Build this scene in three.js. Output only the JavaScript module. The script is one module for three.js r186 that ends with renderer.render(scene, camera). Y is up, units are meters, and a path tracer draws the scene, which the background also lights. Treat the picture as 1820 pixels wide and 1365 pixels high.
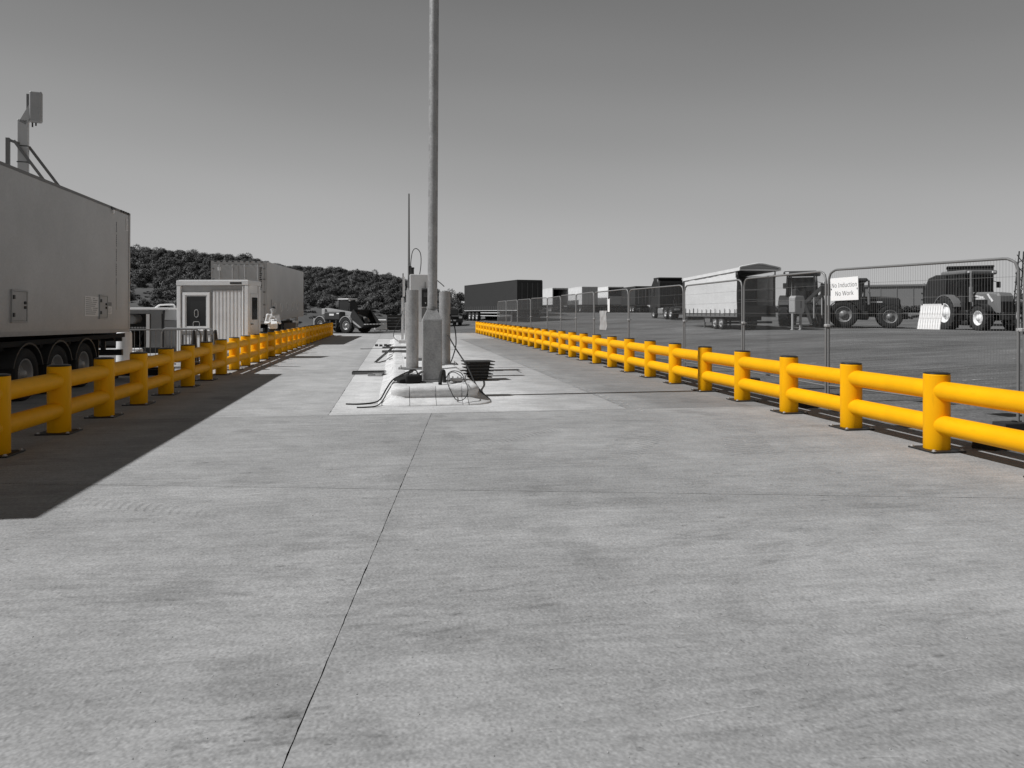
import * as THREE from 'three';
import { mergeGeometries, mergeVertices } from 'three/addons/utils/BufferGeometryUtils.js';
import { RoundedBoxGeometry } from 'three/addons/geometries/RoundedBoxGeometry.js';
import { MarchingCubes } from 'three/addons/objects/MarchingCubes.js';

// ---------------------------------------------------------------- camera, sky, sun, exposure
const scene = new THREE.Scene();
const camera = new THREE.PerspectiveCamera(63.3, 4 / 3, 0.1, 4000);
camera.position.set(0, 1.55, 0);
camera.rotation.y = -THREE.MathUtils.degToRad(8.95);          // level camera, verticals stay vertical
camera.setViewOffset(2160, 1620, 170, 255, 1820, 1365);       // shifted lens: horizon above the middle
scene.add(camera);

const SUN = new THREE.Vector3(-0.668, 0.742, 0.02).normalize();
{ // clear grey sky: pale at the horizon, darker overhead, a little brighter towards the sun
  const W = 512, H = 256, d = new Float32Array(W * H * 4);
  const knots = [[-90, .12], [-3, .16], [0, .50], [3, .47], [6, .435], [9, .385], [13, .31], [18, .235], [23, .185], [32, .115], [50, .065], [90, .045]];
  for (let j = 0; j < H; j++) for (let i = 0; i < W; i++) {
    const el = ((j + .5) / H - .5) * 180, az = ((i + .5) / W - .5) * Math.PI * 2;
    let k = 1; while (knots[k][0] < el && k < knots.length - 1) k++;
    const [a, va] = knots[k - 1], [b, vb] = knots[k];
    const t = Math.min(1, Math.max(0, (el - a) / (b - a)));
    let v = va + (vb - va) * t;
    if (el > 0) v *= 1 + .12 * Math.cos(az - Math.atan2(SUN.z, SUN.x)) * Math.min(1, el / 12);
    if (el > -1) v *= 1 + .05 * (Math.sin(az * 3 + el * .11 + 1.3) * Math.sin(el * .23 + az * 5) + .6 * Math.sin(az * 11 + el * .5) * Math.sin(el * .9 - az * 2)) * Math.min(1, el / 4) * .5; // thin uneven haze
    const o = (j * W + i) * 4; d[o] = d[o + 1] = d[o + 2] = v; d[o + 3] = 1;
  }
  const sky = new THREE.DataTexture(d, W, H, THREE.RGBAFormat, THREE.FloatType);
  sky.mapping = THREE.EquirectangularReflectionMapping; sky.magFilter = sky.minFilter = THREE.LinearFilter; sky.needsUpdate = true;
  scene.background = sky; scene.environment = sky;
}
const sun = new THREE.DirectionalLight(new THREE.Color(1, 1, 1), 3.9);
sun.position.copy(SUN).multiplyScalar(120).add(new THREE.Vector3(8, 0, -35));
sun.target.position.set(8, 0, -35); sun.castShadow = true;
Object.assign(sun.shadow.camera, { left: -80, right: 80, top: 80, bottom: -80, near: 1, far: 300 });
sun.shadow.mapSize.set(4096, 4096); sun.shadow.bias = -.0005;
scene.add(sun, sun.target);
const renderer = new THREE.WebGLRenderer({ antialias: true });
renderer.toneMapping = THREE.LinearToneMapping; renderer.toneMappingExposure = 1;
renderer.shadowMap.enabled = true;

// ---------------------------------------------------------------- helpers
let seed = 7;
const rnd = () => { seed = (seed * 1664525 + 1013904223) >>> 0; return seed / 4294967296; };
const rr = (a, b) => a + (b - a) * rnd();
const clamp = (x, a, b) => Math.min(b, Math.max(a, x));
const smooth = (a, b, x) => { const t = clamp((x - a) / (b - a), 0, 1); return t * t * (3 - 2 * t); };
const hash = (x, y, s) => { let h = (x * 374761393 + y * 668265263 + s * 2147483647) | 0; h = Math.imul(h ^ (h >>> 13), 1274126177); return ((h ^ (h >>> 16)) >>> 0) / 4294967296; };
function noise(x, y, s = 0, px = 1e9, py = px) {
  const X = Math.floor(x), Y = Math.floor(y), fx = x - X, fy = y - Y, u = fx * fx * (3 - 2 * fx), v = fy * fy * (3 - 2 * fy);
  const w = (a, p) => ((a % p) + p) % p;
  const x0 = w(X, px), x1 = w(X + 1, px), y0 = w(Y, py), y1 = w(Y + 1, py);
  const a = hash(x0, y0, s), b = hash(x1, y0, s), c = hash(x0, y1, s), e = hash(x1, y1, s);
  return a + (b - a) * u + (c - a + (a - b - c + e) * u) * v;
}
function fbm(x, y, s, oct, p = 1e9) { let a = .5, t = 0, n = 0; for (let o = 0; o < oct; o++) { t += a * noise(x, y, s + o, p); n += a; a *= .5; x *= 2; y *= 2; p *= 2; } return t / n; }
const TAU = Math.PI * 2, PI = Math.PI;
const names = {};
function numbered(n) { const k = names[n] = (names[n] ?? -1) + 1; return k ? n + '_' + String(k).padStart(3, '0') : n; }
function tag(o, label, category, group) { o.userData.label = label; o.userData.category = category; if (group) o.userData.group = group; return o; }
function thing(name, label, category, p = [0, 0, 0], turn = 0, group) {
  const o = new THREE.Group(); o.name = numbered(name); o.position.set(...p); o.rotation.y = turn; scene.add(o);
  return tag(o, label, category, group);
}
function copy(src, name, p, turn, label) {
  const c = src.clone(); c.name = numbered(name); c.position.set(...p); c.rotation.y = turn; scene.add(c);
  c.userData = { ...src.userData, label: label ?? src.userData.label }; return c;
}
function shadows(m) { m.castShadow = m.receiveShadow = true; return m; }
function prep(g) {
  let h = g.index ? g.toNonIndexed() : g.clone();
  if (!h.attributes.normal) h.computeVertexNormals();
  if (!h.attributes.uv) h.setAttribute('uv', new THREE.BufferAttribute(new Float32Array(h.attributes.position.count * 2), 2));
  for (const k of Object.keys(h.attributes)) if (!['position', 'normal', 'uv'].includes(k)) h.deleteAttribute(k);
  h.morphAttributes = {}; return h;
}
const join = gs => gs.length === 1 ? prep(gs[0]) : mergeGeometries(gs.map(prep));
// box-projected uv in metres, so that zinc spangle and dirt keep their real size on every shape
const uvDone = new WeakSet();
function metricUV(g) {
  if (uvDone.has(g)) return g; uvDone.add(g);
  const p = g.attributes.position, n = g.attributes.normal, u = g.attributes.uv;
  if (!n || !u) return g;
  for (let i = 0; i < p.count; i += 3) { // one axis for a whole triangle
    let a = 0, b = 0, c = 0; for (let k = 0; k < 3; k++) { a += Math.abs(n.getX(i + k)); b += Math.abs(n.getY(i + k)); c += Math.abs(n.getZ(i + k)); }
    for (let k = 0; k < 3; k++) { const x = p.getX(i + k), y = p.getY(i + k), z = p.getZ(i + k); if (b > a && b > c) u.setXY(i + k, x, z); else if (a > c) u.setXY(i + k, z + .37, y); else u.setXY(i + k, x, y); }
  }
  return g;
}
// alike loose pieces become a mesh each: list name -> [piece name, geometries per piece]
const PIECES = { anchor_bolts: ['anchor_bolt', 2], gussets: ['gusset', 1], roof_clips: ['roof_clip', 1], speaker_slots: ['speaker_slot', 1], top_lamps: ['top_lamp', 1], rear_lamps: ['rear_lamp', 1], tail_lamps: ['tail_lamp', 1], air_tanks: ['air_tank', 1], air_lines: ['air_line', 1] };
for (const n of 'roof_bar latch hinge clamp_band cross_box pillar side_window wheel_arch screen_pillar headlamp mirror_arm step tooth tail_lamp roof_rail headlight fuel_tank side_fairing rear_rib bonnet_vent side_stripe side_rail cross_bar foot side_bar end_bar chassis_rail slat corner cross_member socket brace_bar mudguard wall_rib roller_door rib side_guard strut_bar lamp work_lamp clip_bar bumper grille stud_end clamp_plate duct connector side_emblem landing_pad cable_tie eyelet marker backlight bracket vent_bar flange_bar lettering_bar bar_piece hose_piece side_lettering door_lettering'.split(' ')) PIECES[n] = [n, 1];
for (const n of ['side_lettering', 'door_lettering', 'flange']) delete PIECES[n];
function part(name, gs, mat, parent = scene, data) {
  if (Array.isArray(gs) && parent !== scene && PIECES[name]) {
    const [n, k] = PIECES[name]; if (gs.length > k) { let m; for (let i = 0; i < gs.length; i += k) m = part(n, join(gs.slice(i, i + k)), mat, parent, data); return m; }
    name = n;
  }
  let geo = Array.isArray(gs) ? join(gs) : gs; if (mat.userData.metric) geo = metricUV(geo);
  const m = shadows(new THREE.Mesh(geo, mat)); m.name = parent === scene ? numbered(name) : name;
  if (data) Object.assign(m.userData, data); parent.add(m); return m;
}
function struct(name, gs, mat, parent = scene) { return part(name, gs, mat, parent, parent === scene ? { kind: 'structure' } : undefined); }
function sub(name, parent) { const g = new THREE.Group(); g.name = name; parent.add(g); return g; }
const mv = (g, x, y, z, rx = 0, ry = 0, rz = 0) => { const m = new THREE.Matrix4().makeRotationFromEuler(new THREE.Euler(rx, ry, rz)); m.setPosition(x, y, z); return g.applyMatrix4(m); };
function bx(w, h, d, x = 0, y = 0, z = 0, rx = 0, ry = 0, rz = 0) { // centred box, uv in metres
  const g = new THREE.BoxGeometry(w, h, d), uv = g.attributes.uv, D = [[d, h], [d, h], [w, d], [w, d], [w, h], [w, h]];
  for (let i = 0; i < 24; i++) { const [a, b] = D[i >> 2]; uv.setXY(i, uv.getX(i) * a, uv.getY(i) * b); }
  return mv(g, x, y, z, rx, ry, rz);
}
function rb(w, h, d, r, x = 0, y = 0, z = 0, rx = 0, ry = 0, rz = 0, s = 2) { return mv(new RoundedBoxGeometry(w, h, d, s, r), x, y, z, rx, ry, rz); }
function b2(x0, x1, y0, y1, z0, z1) { return bx(x1 - x0, y1 - y0, z1 - z0, (x0 + x1) / 2, (y0 + y1) / 2, (z0 + z1) / 2); }
function cy(r, h, x, y, z, seg = 16, rt = r, rx = 0, rz = 0, open = false) {
  const g = new THREE.CylinderGeometry(rt, r, h, seg, 1, open), uv = g.attributes.uv;
  for (let i = 0; i < uv.count; i++) uv.setXY(i, uv.getX(i) * TAU * r, uv.getY(i) * h);
  return mv(g, x, y, z, rx, 0, rz);
}
function bar(a, b, r, seg = 6) { // round bar between two points
  const A = new THREE.Vector3(...a), B = new THREE.Vector3(...b), d = B.clone().sub(A), g = new THREE.CylinderGeometry(r, r, d.length(), seg);
  g.applyQuaternion(new THREE.Quaternion().setFromUnitVectors(new THREE.Vector3(0, 1, 0), d.clone().normalize()));
  const c = A.add(B).multiplyScalar(.5); return g.translate(c.x, c.y, c.z);
}
function beam(a, b, w, h) { // box beam between two points, w sideways, h upward
  const A = new THREE.Vector3(...a), B = new THREE.Vector3(...b), m = new THREE.Matrix4();
  const g = new THREE.BoxGeometry(w, h, A.distanceTo(B)); const dir = B.clone().sub(A).normalize();
  m.lookAt(dir, new THREE.Vector3(), Math.abs(dir.y) > .98 ? new THREE.Vector3(1, 0, 0) : new THREE.Vector3(0, 1, 0)); m.setPosition(A.add(B).multiplyScalar(.5)); return g.applyMatrix4(m);
}
function tube(pts, r, n = 24, seg = 6, closed = false, tension = .5) {
  return new THREE.TubeGeometry(new THREE.CatmullRomCurve3(pts.map(p => new THREE.Vector3(...p)), closed, 'catmullrom', tension), n, r, seg, closed);
}
function lathe(prof, seg = 24) { return new THREE.LatheGeometry(prof.map(p => new THREE.Vector2(...p)), seg); }
function ext(pts, depth, bevel = 0, seg = 1) { // polygon in x,y pushed along z, centred in z
  const s = new THREE.Shape(pts.map(p => new THREE.Vector2(...p)));
  const g = new THREE.ExtrudeGeometry(s, { depth: depth - 2 * bevel, bevelEnabled: bevel > 0, bevelSize: bevel, bevelThickness: bevel, bevelOffset: -bevel, bevelSegments: seg, curveSegments: 6 });
  return g.translate(0, 0, -depth / 2 + bevel);
}
const side = (pts, depth, x = 0, bevel = 0) => ext(pts, depth, bevel).rotateY(-PI / 2).translate(x, 0, 0); // outline drawn as (z, y), width along x
const merge = join;

// ---------------------------------------------------------------- textures and materials
function dataTex(n, fn, srgb, rep = 1) {
  const d = new Uint8Array(n * n * 4);
  for (let j = 0; j < n; j++) for (let i = 0; i < n; i++) { const v = clamp(fn(i / n, j / n), 0, 1) * 255, o = (j * n + i) * 4; d[o] = d[o + 1] = d[o + 2] = v; d[o + 3] = 255; }
  const t = new THREE.DataTexture(d, n, n); t.wrapS = t.wrapT = THREE.RepeatWrapping; t.magFilter = THREE.LinearFilter; t.minFilter = THREE.LinearMipmapLinearFilter; t.generateMipmaps = true; t.anisotropy = 8;
  if (srgb) t.colorSpace = THREE.SRGBColorSpace; t.repeat.set(rep, rep); t.needsUpdate = true; return t;
}
const rep = (t, r, ry = r) => { const c = t.clone(); c.repeat.set(r, ry); c.needsUpdate = true; return c; };
// worn concrete: soft clouds, drag marks from the float, pores, paste flecks (tile of 7 m)
const concreteMap = dataTex(2048, (u, v) => {
  const cl = fbm(u * 5, v * 5, 1, 4, 5), mid = fbm(u * 28, v * 28, 9, 4, 28), fine = noise(u * 512, v * 512, 21, 512), f2 = noise(u * 1024, v * 1024, 22, 1024);
  const drag = noise(u * 22 + 1.5 * mid, v * 190, 31, 22, 190) * .6 + noise(u * 60, v * 420, 32, 60, 420) * .4;
  const blot = smooth(.60, .74, fbm(u * 11, v * 15, 41, 4, 11)), pale = smooth(.62, .8, fbm(u * 9, v * 20, 51, 5, 9));
  let s = .80 + (cl - .5) * .08 + (mid - .5) * .10 + (drag - .5) * .10 + (fine - .5) * .10 + (f2 - .5) * .08 - blot * .05 + pale * .035;
  if (noise(u * 300, v * 300, 61, 300) > .955) s -= .12;
  return s;
}, true);
const concreteBump = dataTex(1024, (u, v) => .5 + (noise(u * 40, v * 240, 71, 40, 240) - .5) * .5 + (noise(u * 256, v * 256, 72, 256) - .5) * .35 + (fbm(u * 12, v * 12, 73, 3, 12) - .5) * .5, false);
const asphaltMap = dataTex(1024, (u, v) => {
  const cl = fbm(u * 4, v * 4, 101, 4, 4), streak = noise(u * 6, v * 60, 104, 6, 60), fine = noise(u * 300, v * 300, 102, 300), f2 = noise(u * 512, v * 512, 103, 512);
  return .74 + (cl - .5) * .34 + (streak - .5) * .2 + (fine - .5) * .2 + (f2 - .5) * .18;
}, true);
const fineBump = dataTex(512, (u, v) => .5 + (noise(u * 256, v * 256, 111, 256) - .5) * .7 + (fbm(u * 20, v * 20, 112, 3, 20) - .5) * .5, false);
const galvMap = dataTex(512, (u, v) => { // zinc spangle and run marks
  const x = u * 44, y = v * 44; let best = 9, id = 0;
  for (let j = -1; j < 2; j++) for (let i = -1; i < 2; i++) { const X = Math.floor(x) + i, Y = Math.floor(y) + j, wx = (X + 44) % 44, wy = (Y + 44) % 44; const dx = X + hash(wx, wy, 3) - x, dy = Y + hash(wx, wy, 4) - y, q = dx * dx + dy * dy; if (q < best) { best = q; id = hash(wx, wy, 5); } }
  return .76 + id * .09 + (fbm(u * 6, v * 6, 121, 3, 6) - .5) * .2;
}, true);
const dirtMap = dataTex(512, (u, v) => .84 + (fbm(u * 6, v * 6, 131, 4, 6) - .5) * .08 + (fbm(u * 24, v * 24, 132, 3, 24) - .5) * .03 + (noise(u * 200, v * 200, 134, 200) - .5) * .04, true);
const grey = (l, rough = .6, metal = 0, o = {}) => { const m = new THREE.MeshStandardMaterial({ roughness: rough, metalness: metal, side: THREE.DoubleSide, ...o }); m.color.setRGB(l, l, l); return m; };
const conc = (l, o = {}) => grey(l / .6, .93, 0, { map: rep(concreteMap, 1 / 7), bumpMap: rep(concreteBump, 1 / 3.1), bumpScale: .006, ...o });
const M = {
  apron: conc(.33, { vertexColors: true }), laneL: conc(.40, { vertexColors: true }), laneR: conc(.235, { vertexColors: true }), pad: conc(.60, { vertexColors: true }),
  kerb: conc(.62, { map: rep(concreteMap, 1 / 2.3), bumpScale: .002 }), island: conc(.66),
  asphalt: grey(.135 / .5, .95, 0, { map: rep(asphaltMap, 1 / 9), bumpMap: rep(fineBump, 1 / 1.3), bumpScale: .008, vertexColors: true }),
  under: grey(.03, 1), galv: grey(.58, .5, .25, { map: rep(galvMap, 1.2) }), galvDark: grey(.38, .55, .3, { map: rep(galvMap, 1.4) }), tubeSteel: grey(.5, .5, .3),
  white: grey(.98, .5, 0, { map: rep(dirtMap, .4) }), offwhite: grey(1.08, .55, 0, { map: rep(dirtMap, .5) }), pure: grey(.82, .55), pale: grey(.56, .6, 0, { map: rep(dirtMap, .3) }),
  body: grey(.62, .42, 0, { map: rep(dirtMap, .22) }), mid: grey(.26, .6, 0, { map: rep(dirtMap, .4) }), dark: grey(.052, .55, 0, { map: rep(dirtMap, .7) }), black: grey(.018, .5), matt: grey(.012, .95),
  rubber: grey(.025, .9, 0, { bumpMap: rep(fineBump, 3), bumpScale: .004 }), rim: grey(.42, .45, .35), darkRim: grey(.16, .6), plastic: grey(.022, .42), chrome: grey(.6, .25, .8),
  curtain: grey(.05, .62, 0, { map: rep(dirtMap, .35) }), curtainWhite: grey(1.05, .7, 0, { map: rep(dirtMap, .3) }), wood: grey(.6, .9, 0, { map: rep(dirtMap, 1) }), paper: grey(.85, .8),
  glass: grey(.02, .08, 0), lamp: grey(.7, .2), skin: grey(.46, .6), shirt: grey(.75, .85), trousers: grey(.03, .9), hair: grey(.03, .8), cable: grey(.014, .6),
  fenceTube: grey(.27, .5, .35), wire: grey(.26, .5, .4), leaf: grey(.17, .9, 0, { vertexColors: true }), scrub: grey(.13, 1, 0, { vertexColors: true }), soil: grey(.085, 1, 0, { vertexColors: true }), shed: grey(.20, .8),
};
for (const k of 'galv galvDark white offwhite pale body mid dark wood curtain'.split(' ')) M[k].userData.metric = true;
const yellowMap = (() => { // moulded plastic: faint scuffs in the yellow
  const n = 512, d = new Uint8Array(n * n * 4);
  for (let j = 0; j < n; j++) for (let i = 0; i < n; i++) { const u = i / n, v = j / n, s = clamp(.97 + (fbm(u * 6, v * 6, 151, 4, 6) - .5) * .08 - smooth(.70, .8, fbm(u * 30, v * 8, 152, 3, 30)) * .025 - (noise(u * 128, v * 16, 155, 128, 16) > .95 ? .02 : 0), 0, 1) * 255, o = (j * n + i) * 4; d[o] = d[o + 1] = d[o + 2] = s; d[o + 3] = 255; }
  const t = new THREE.DataTexture(d, n, n); t.wrapS = t.wrapT = THREE.RepeatWrapping; t.magFilter = THREE.LinearFilter; t.colorSpace = THREE.SRGBColorSpace; t.needsUpdate = true; return t;
})();
M.yellow = new THREE.MeshPhysicalMaterial({ roughness: .55, map: yellowMap, specularIntensity: .35 }); M.yellow.color.setRGB(1.0, .475, .0005);

// the yard: level by the lanes, rising gently to the right and to the back
const ground = (x, z) => Math.min(1.5, .45 * smooth(9, 24, x) + .026 * Math.max(0, -z - 46) * smooth(1, 14, x));
const on = (x, z, up = 0) => [x, ground(x, z) + up, z];

// ---------------------------------------------------------------- ground
{
  const xs = [], zs = [];
  for (const x of [-900, -500, -250, -120, -80, -50, -30, -20, -14.02, -13.98, -8, 0, 6.74, 6.78, 7.5, 9]) xs.push(x);
  for (let x = 10; x <= 60; x += 2) xs.push(x); xs.push(80, 110, 160, 250, 500, 900);
  for (const z of [60, 30, 7.02, 6.98]) zs.push(z);
  for (let z = 4; z > -54; z -= 3) zs.push(z); zs.push(-54.98, -55.02);
  for (let z = -58; z > -130; z -= 3) zs.push(z); zs.push(-150, -200, -300, -600, -1500);
  const pos = [], uv = [], col = [], idx = [];
  for (const z of zs) for (const x of xs) {
    const inC = x > -14 && x < 6.75 && z > -55 && z < 7; pos.push(x, inC ? -.016 : ground(x, z) - .002, z); uv.push(x, z);
    const c = .9 + (fbm(x * .06, z * .12, 201, 3) - .5) * .6; col.push(c, c, c);
  }
  const n = xs.length;
  for (let j = 0; j < zs.length - 1; j++) for (let i = 0; i < n - 1; i++) { const a = j * n + i; idx.push(a, a + 1, a + n, a + 1, a + n + 1, a + n); }
  const g = new THREE.BufferGeometry(); g.setAttribute('position', new THREE.Float32BufferAttribute(pos, 3)); g.setAttribute('uv', new THREE.Float32BufferAttribute(uv, 2)); g.setAttribute('color', new THREE.Float32BufferAttribute(col, 3)); g.setIndex(idx); g.computeVertexNormals();
  struct('ground', g, M.asphalt);
}
const apron = new THREE.Group(); apron.name = 'pavement'; apron.userData = { kind: 'structure' }; scene.add(apron);
// one cast slab: four corners (near left, near right, far left, far right), ragged arrises, darker worn patches in its own tone
function slab(mat, c, seedN, cell = .3, wob = .003, y = 0, gap = .001) {
  const [a, b, d, e] = c, L = (p, q, t) => [p[0] + (q[0] - p[0]) * t, p[1] + (q[1] - p[1]) * t], len = (p, q) => Math.hypot(p[0] - q[0], p[1] - q[1]);
  const nu = Math.max(2, Math.ceil(Math.max(len(a, b), len(d, e)) / cell)), nv = Math.max(2, Math.ceil(Math.max(len(a, d), len(b, e)) / cell));
  const pos = [], uv = [], col = [], idx = []; const ou = hash(seedN, 3, 1) * 7, ov = hash(seedN, 4, 1) * 7;
  for (let j = 0; j <= nv; j++) for (let i = 0; i <= nu; i++) {
    const u = i / nu, v = j / nv, p = L(L(a, b, u), L(d, e, u), v); let [x, z] = p;
    const w = (s, k) => gap + wob * Math.pow(noise(s * 13, k, seedN), 3) * 2.4 + wob * .5 * noise(s * 37, k + 9, seedN);
    if (i === 0) x += w(z, 1); if (i === nu) x -= w(z, 2); if (j === 0) z -= w(x, 3) * 1.5; if (j === nv) z += w(x, 4) * 1.5;
    pos.push(x, y, z); uv.push(x + ou, z + ov);
    let t = 1 + (fbm(x * .45 + 20, z * .9, 211, 4) - .5) * .16 + (fbm(x * 1.6, z * 4, 213, 3) - .5) * .08;
    t -= .08 * smooth(.55, .75, fbm(x * .22 + 9, z * .5, 214, 3));
    const edge = Math.min(i, nu - i, j, nv - j) * cell; t *= 1 - .05 * smooth(.25, 0, edge);
    t *= 1 - .12 * smooth(.5, .8, noise(x * 1.1 + 3, z * .08, 215)) * smooth(-8, -14, z); // wheel tracks along the lanes
    if (mat === M.pad) t *= (1 - .3 * smooth(1.7, 3.5, x + (fbm(x * 1.5, z * .8, 217, 3) - .5) * 1.4)) * (1 - .12 * smooth(-12.4, -11.5, z + (fbm(x * 2, z * 2, 218, 3) - .5) * .9));   // the new concrete is trodden grey towards its right and front edges
    if (mat === M.laneR) t *= 1 + .35 * smooth(4.5, 3.7, x + (fbm(x * 2, z * .7, 219, 3) - .5) * .9);
    col.push(t, t, t);
  }
  const n = nu + 1; for (let j = 0; j < nv; j++) for (let i = 0; i < nu; i++) { const k = j * n + i; idx.push(k, k + 1, k + n, k + 1, k + n + 1, k + n); }
  const ring = []; for (let i = 0; i < nu; i++) ring.push(i); for (let j = 0; j < nv; j++) ring.push(j * n + nu); for (let i = nu; i > 0; i--) ring.push(nv * n + i); for (let j = nv; j > 0; j--) ring.push(j * n);
  const base = pos.length / 3; for (const k of ring) { pos.push(pos[3 * k], y - .014, pos[3 * k + 2]); uv.push(uv[2 * k], uv[2 * k + 1]); col.push(.5, .5, .5); }
  for (let q = 0; q < ring.length; q++) { const r = (q + 1) % ring.length; idx.push(ring[q], base + q, ring[r], ring[r], base + q, base + r); }
  const g = new THREE.BufferGeometry(); g.setAttribute('position', new THREE.Float32BufferAttribute(pos, 3)); g.setAttribute('uv', new THREE.Float32BufferAttribute(uv, 2)); g.setAttribute('color', new THREE.Float32BufferAttribute(col, 3)); g.setIndex(idx);
  const nr = new Float32Array(pos.length); for (let i = 1; i < nr.length; i += 3) nr[i] = 1; g.setAttribute('normal', new THREE.BufferAttribute(nr, 3));
  return part('slab', g, mat, apron);
}
{
  const J = z => -.655 - .1053 * z, K = x => -6.557 + .22 * x; // long joint, cross joint
  const jx = -.655 + .1053 * 6.557 / 1, jc = (() => { let x = 0; for (let i = 0; i < 20; i++) x = J(K(x)); return [x, K(x)]; })();
  const F = -11.42;
  slab(M.apron, [[-14, 7], [J(7), 7], [-14, K(-14)], jc], 1, .05, .0018);
  slab(M.apron, [[J(7), 7], [6.75, 7], jc, [6.75, K(6.75)]], 2, .05, .0018);
  slab(M.apron, [[-14, K(-14)], jc, [-14, F], [J(F), F]], 3, .06, .002);
  slab(M.apron, [jc, [6.75, K(6.75)], [J(F), F], [6.75, F]], 4, .06, .002);
  slab(M.laneL, [[-14, F], [-1, F], [-14, -33], [-1, -33]], 5, .2); slab(M.laneL, [[-14, -33], [-1, -33], [-14, -55], [-1, -55]], 6, .4);
  slab(M.pad, [[-1, F], [3.68, F], [-1, -43.3], [3.68, -43.3]], 7, .2);
  slab(M.laneR, [[3.68, F], [6.75, F], [3.68, -30], [6.75, -30]], 8, .15); slab(M.laneR, [[3.68, -30], [6.75, -30], [3.68, -43.3], [6.75, -43.3]], 9, .3);
  slab(M.laneL, [[-1, -43.3], [6.75, -43.3], [-1, -55], [6.75, -55]], 10, .4);
}

// ---------------------------------------------------------------- yellow traffic barriers
function trafficBarrier(label, x, z0, step, n) {
  const t = thing('traffic_barrier', label, 'traffic barrier', [x, 0, z0], 0, undefined);
  const R = .137, H = .857, RR = .107;
  const shaft = lathe([[0, .016], [R, .016], [R, .5], [R, H - .012], [R - .004, H - .002], [R - .012, H], [0, H]], 36);
  const cap = lathe([[0, H + .001], [R - .008, H + .001], [R - .003, H + .006], [R - .003, H + .014], [R - .03, H + .022], [0, H + .026]], 32);
  const plate = rb(.41, .018, .41, .006, 0, .010, 0);
  const bolt = [cy(.016, .018, 0, .028, 0, 6), cy(.024, .004, 0, .021, 0, 12)];
  const G = { shaft: merge([shaft]), cap: merge([cap]), plate: merge([plate]), bolt: merge(bolt) };
  const rl = step - .005; // each rail runs from post to post and dies into the shafts
  const rail = new THREE.CylinderGeometry(RR, RR, rl, 28, 1, false).rotateX(PI / 2).translate(0, 0, -step / 2);
  const uv = rail.attributes.uv; for (let i = 0; i < uv.count; i++) uv.setXY(i, uv.getX(i) * .6, uv.getY(i) * 1.5);
  const railG = merge([rail]);
  for (let k = 0; k < n; k++) {
    const p = part('post', G.shaft, M.yellow, t); p.position.set((hash(k, 8, n) - .5) * .012, 0, -k * step); p.rotation.y = k * .7; p.rotation.z = (hash(k, 6, n) - .5) * .008; p.rotation.x = (hash(k, 5, n) - .5) * .008;
    const pl = part('base_plate', G.plate, M.black, p); pl.rotation.y = -k * .7 + .02 * (hash(k, 1, 2) - .5);
    for (const sx of [-1, 1]) for (const sz of [-1, 1]) { const bo = part('anchor_bolt', G.bolt, M.tubeSteel, p), a = pl.rotation.y; bo.position.set(Math.cos(a) * sx * .172 + Math.sin(a) * sz * .172, 0, -Math.sin(a) * sx * .172 + Math.cos(a) * sz * .172); bo.rotation.y = a + sx * .4; }
    part('post_cap', G.cap, M.plastic, p);
    if (k < n - 1) for (const y of [.672, .296]) { const r = part('rail', railG, M.yellow, t); r.position.set((hash(k, 8, n) - .5) * .008, y + (hash(k, y * 10, 3) - .5) * .006, -k * step); r.rotation.z = hash(k, 2, 8) * 6; }
  }
  return t;
}
trafficBarrier('yellow two-rail traffic barrier along the right lane, beside the mesh fence', 6.02, -5.9, 1.58, 32);
trafficBarrier('yellow two-rail traffic barrier along the left lane, beside the large pale trailer and cabin', -4.28, -4.3, 1.5, 32);

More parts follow.
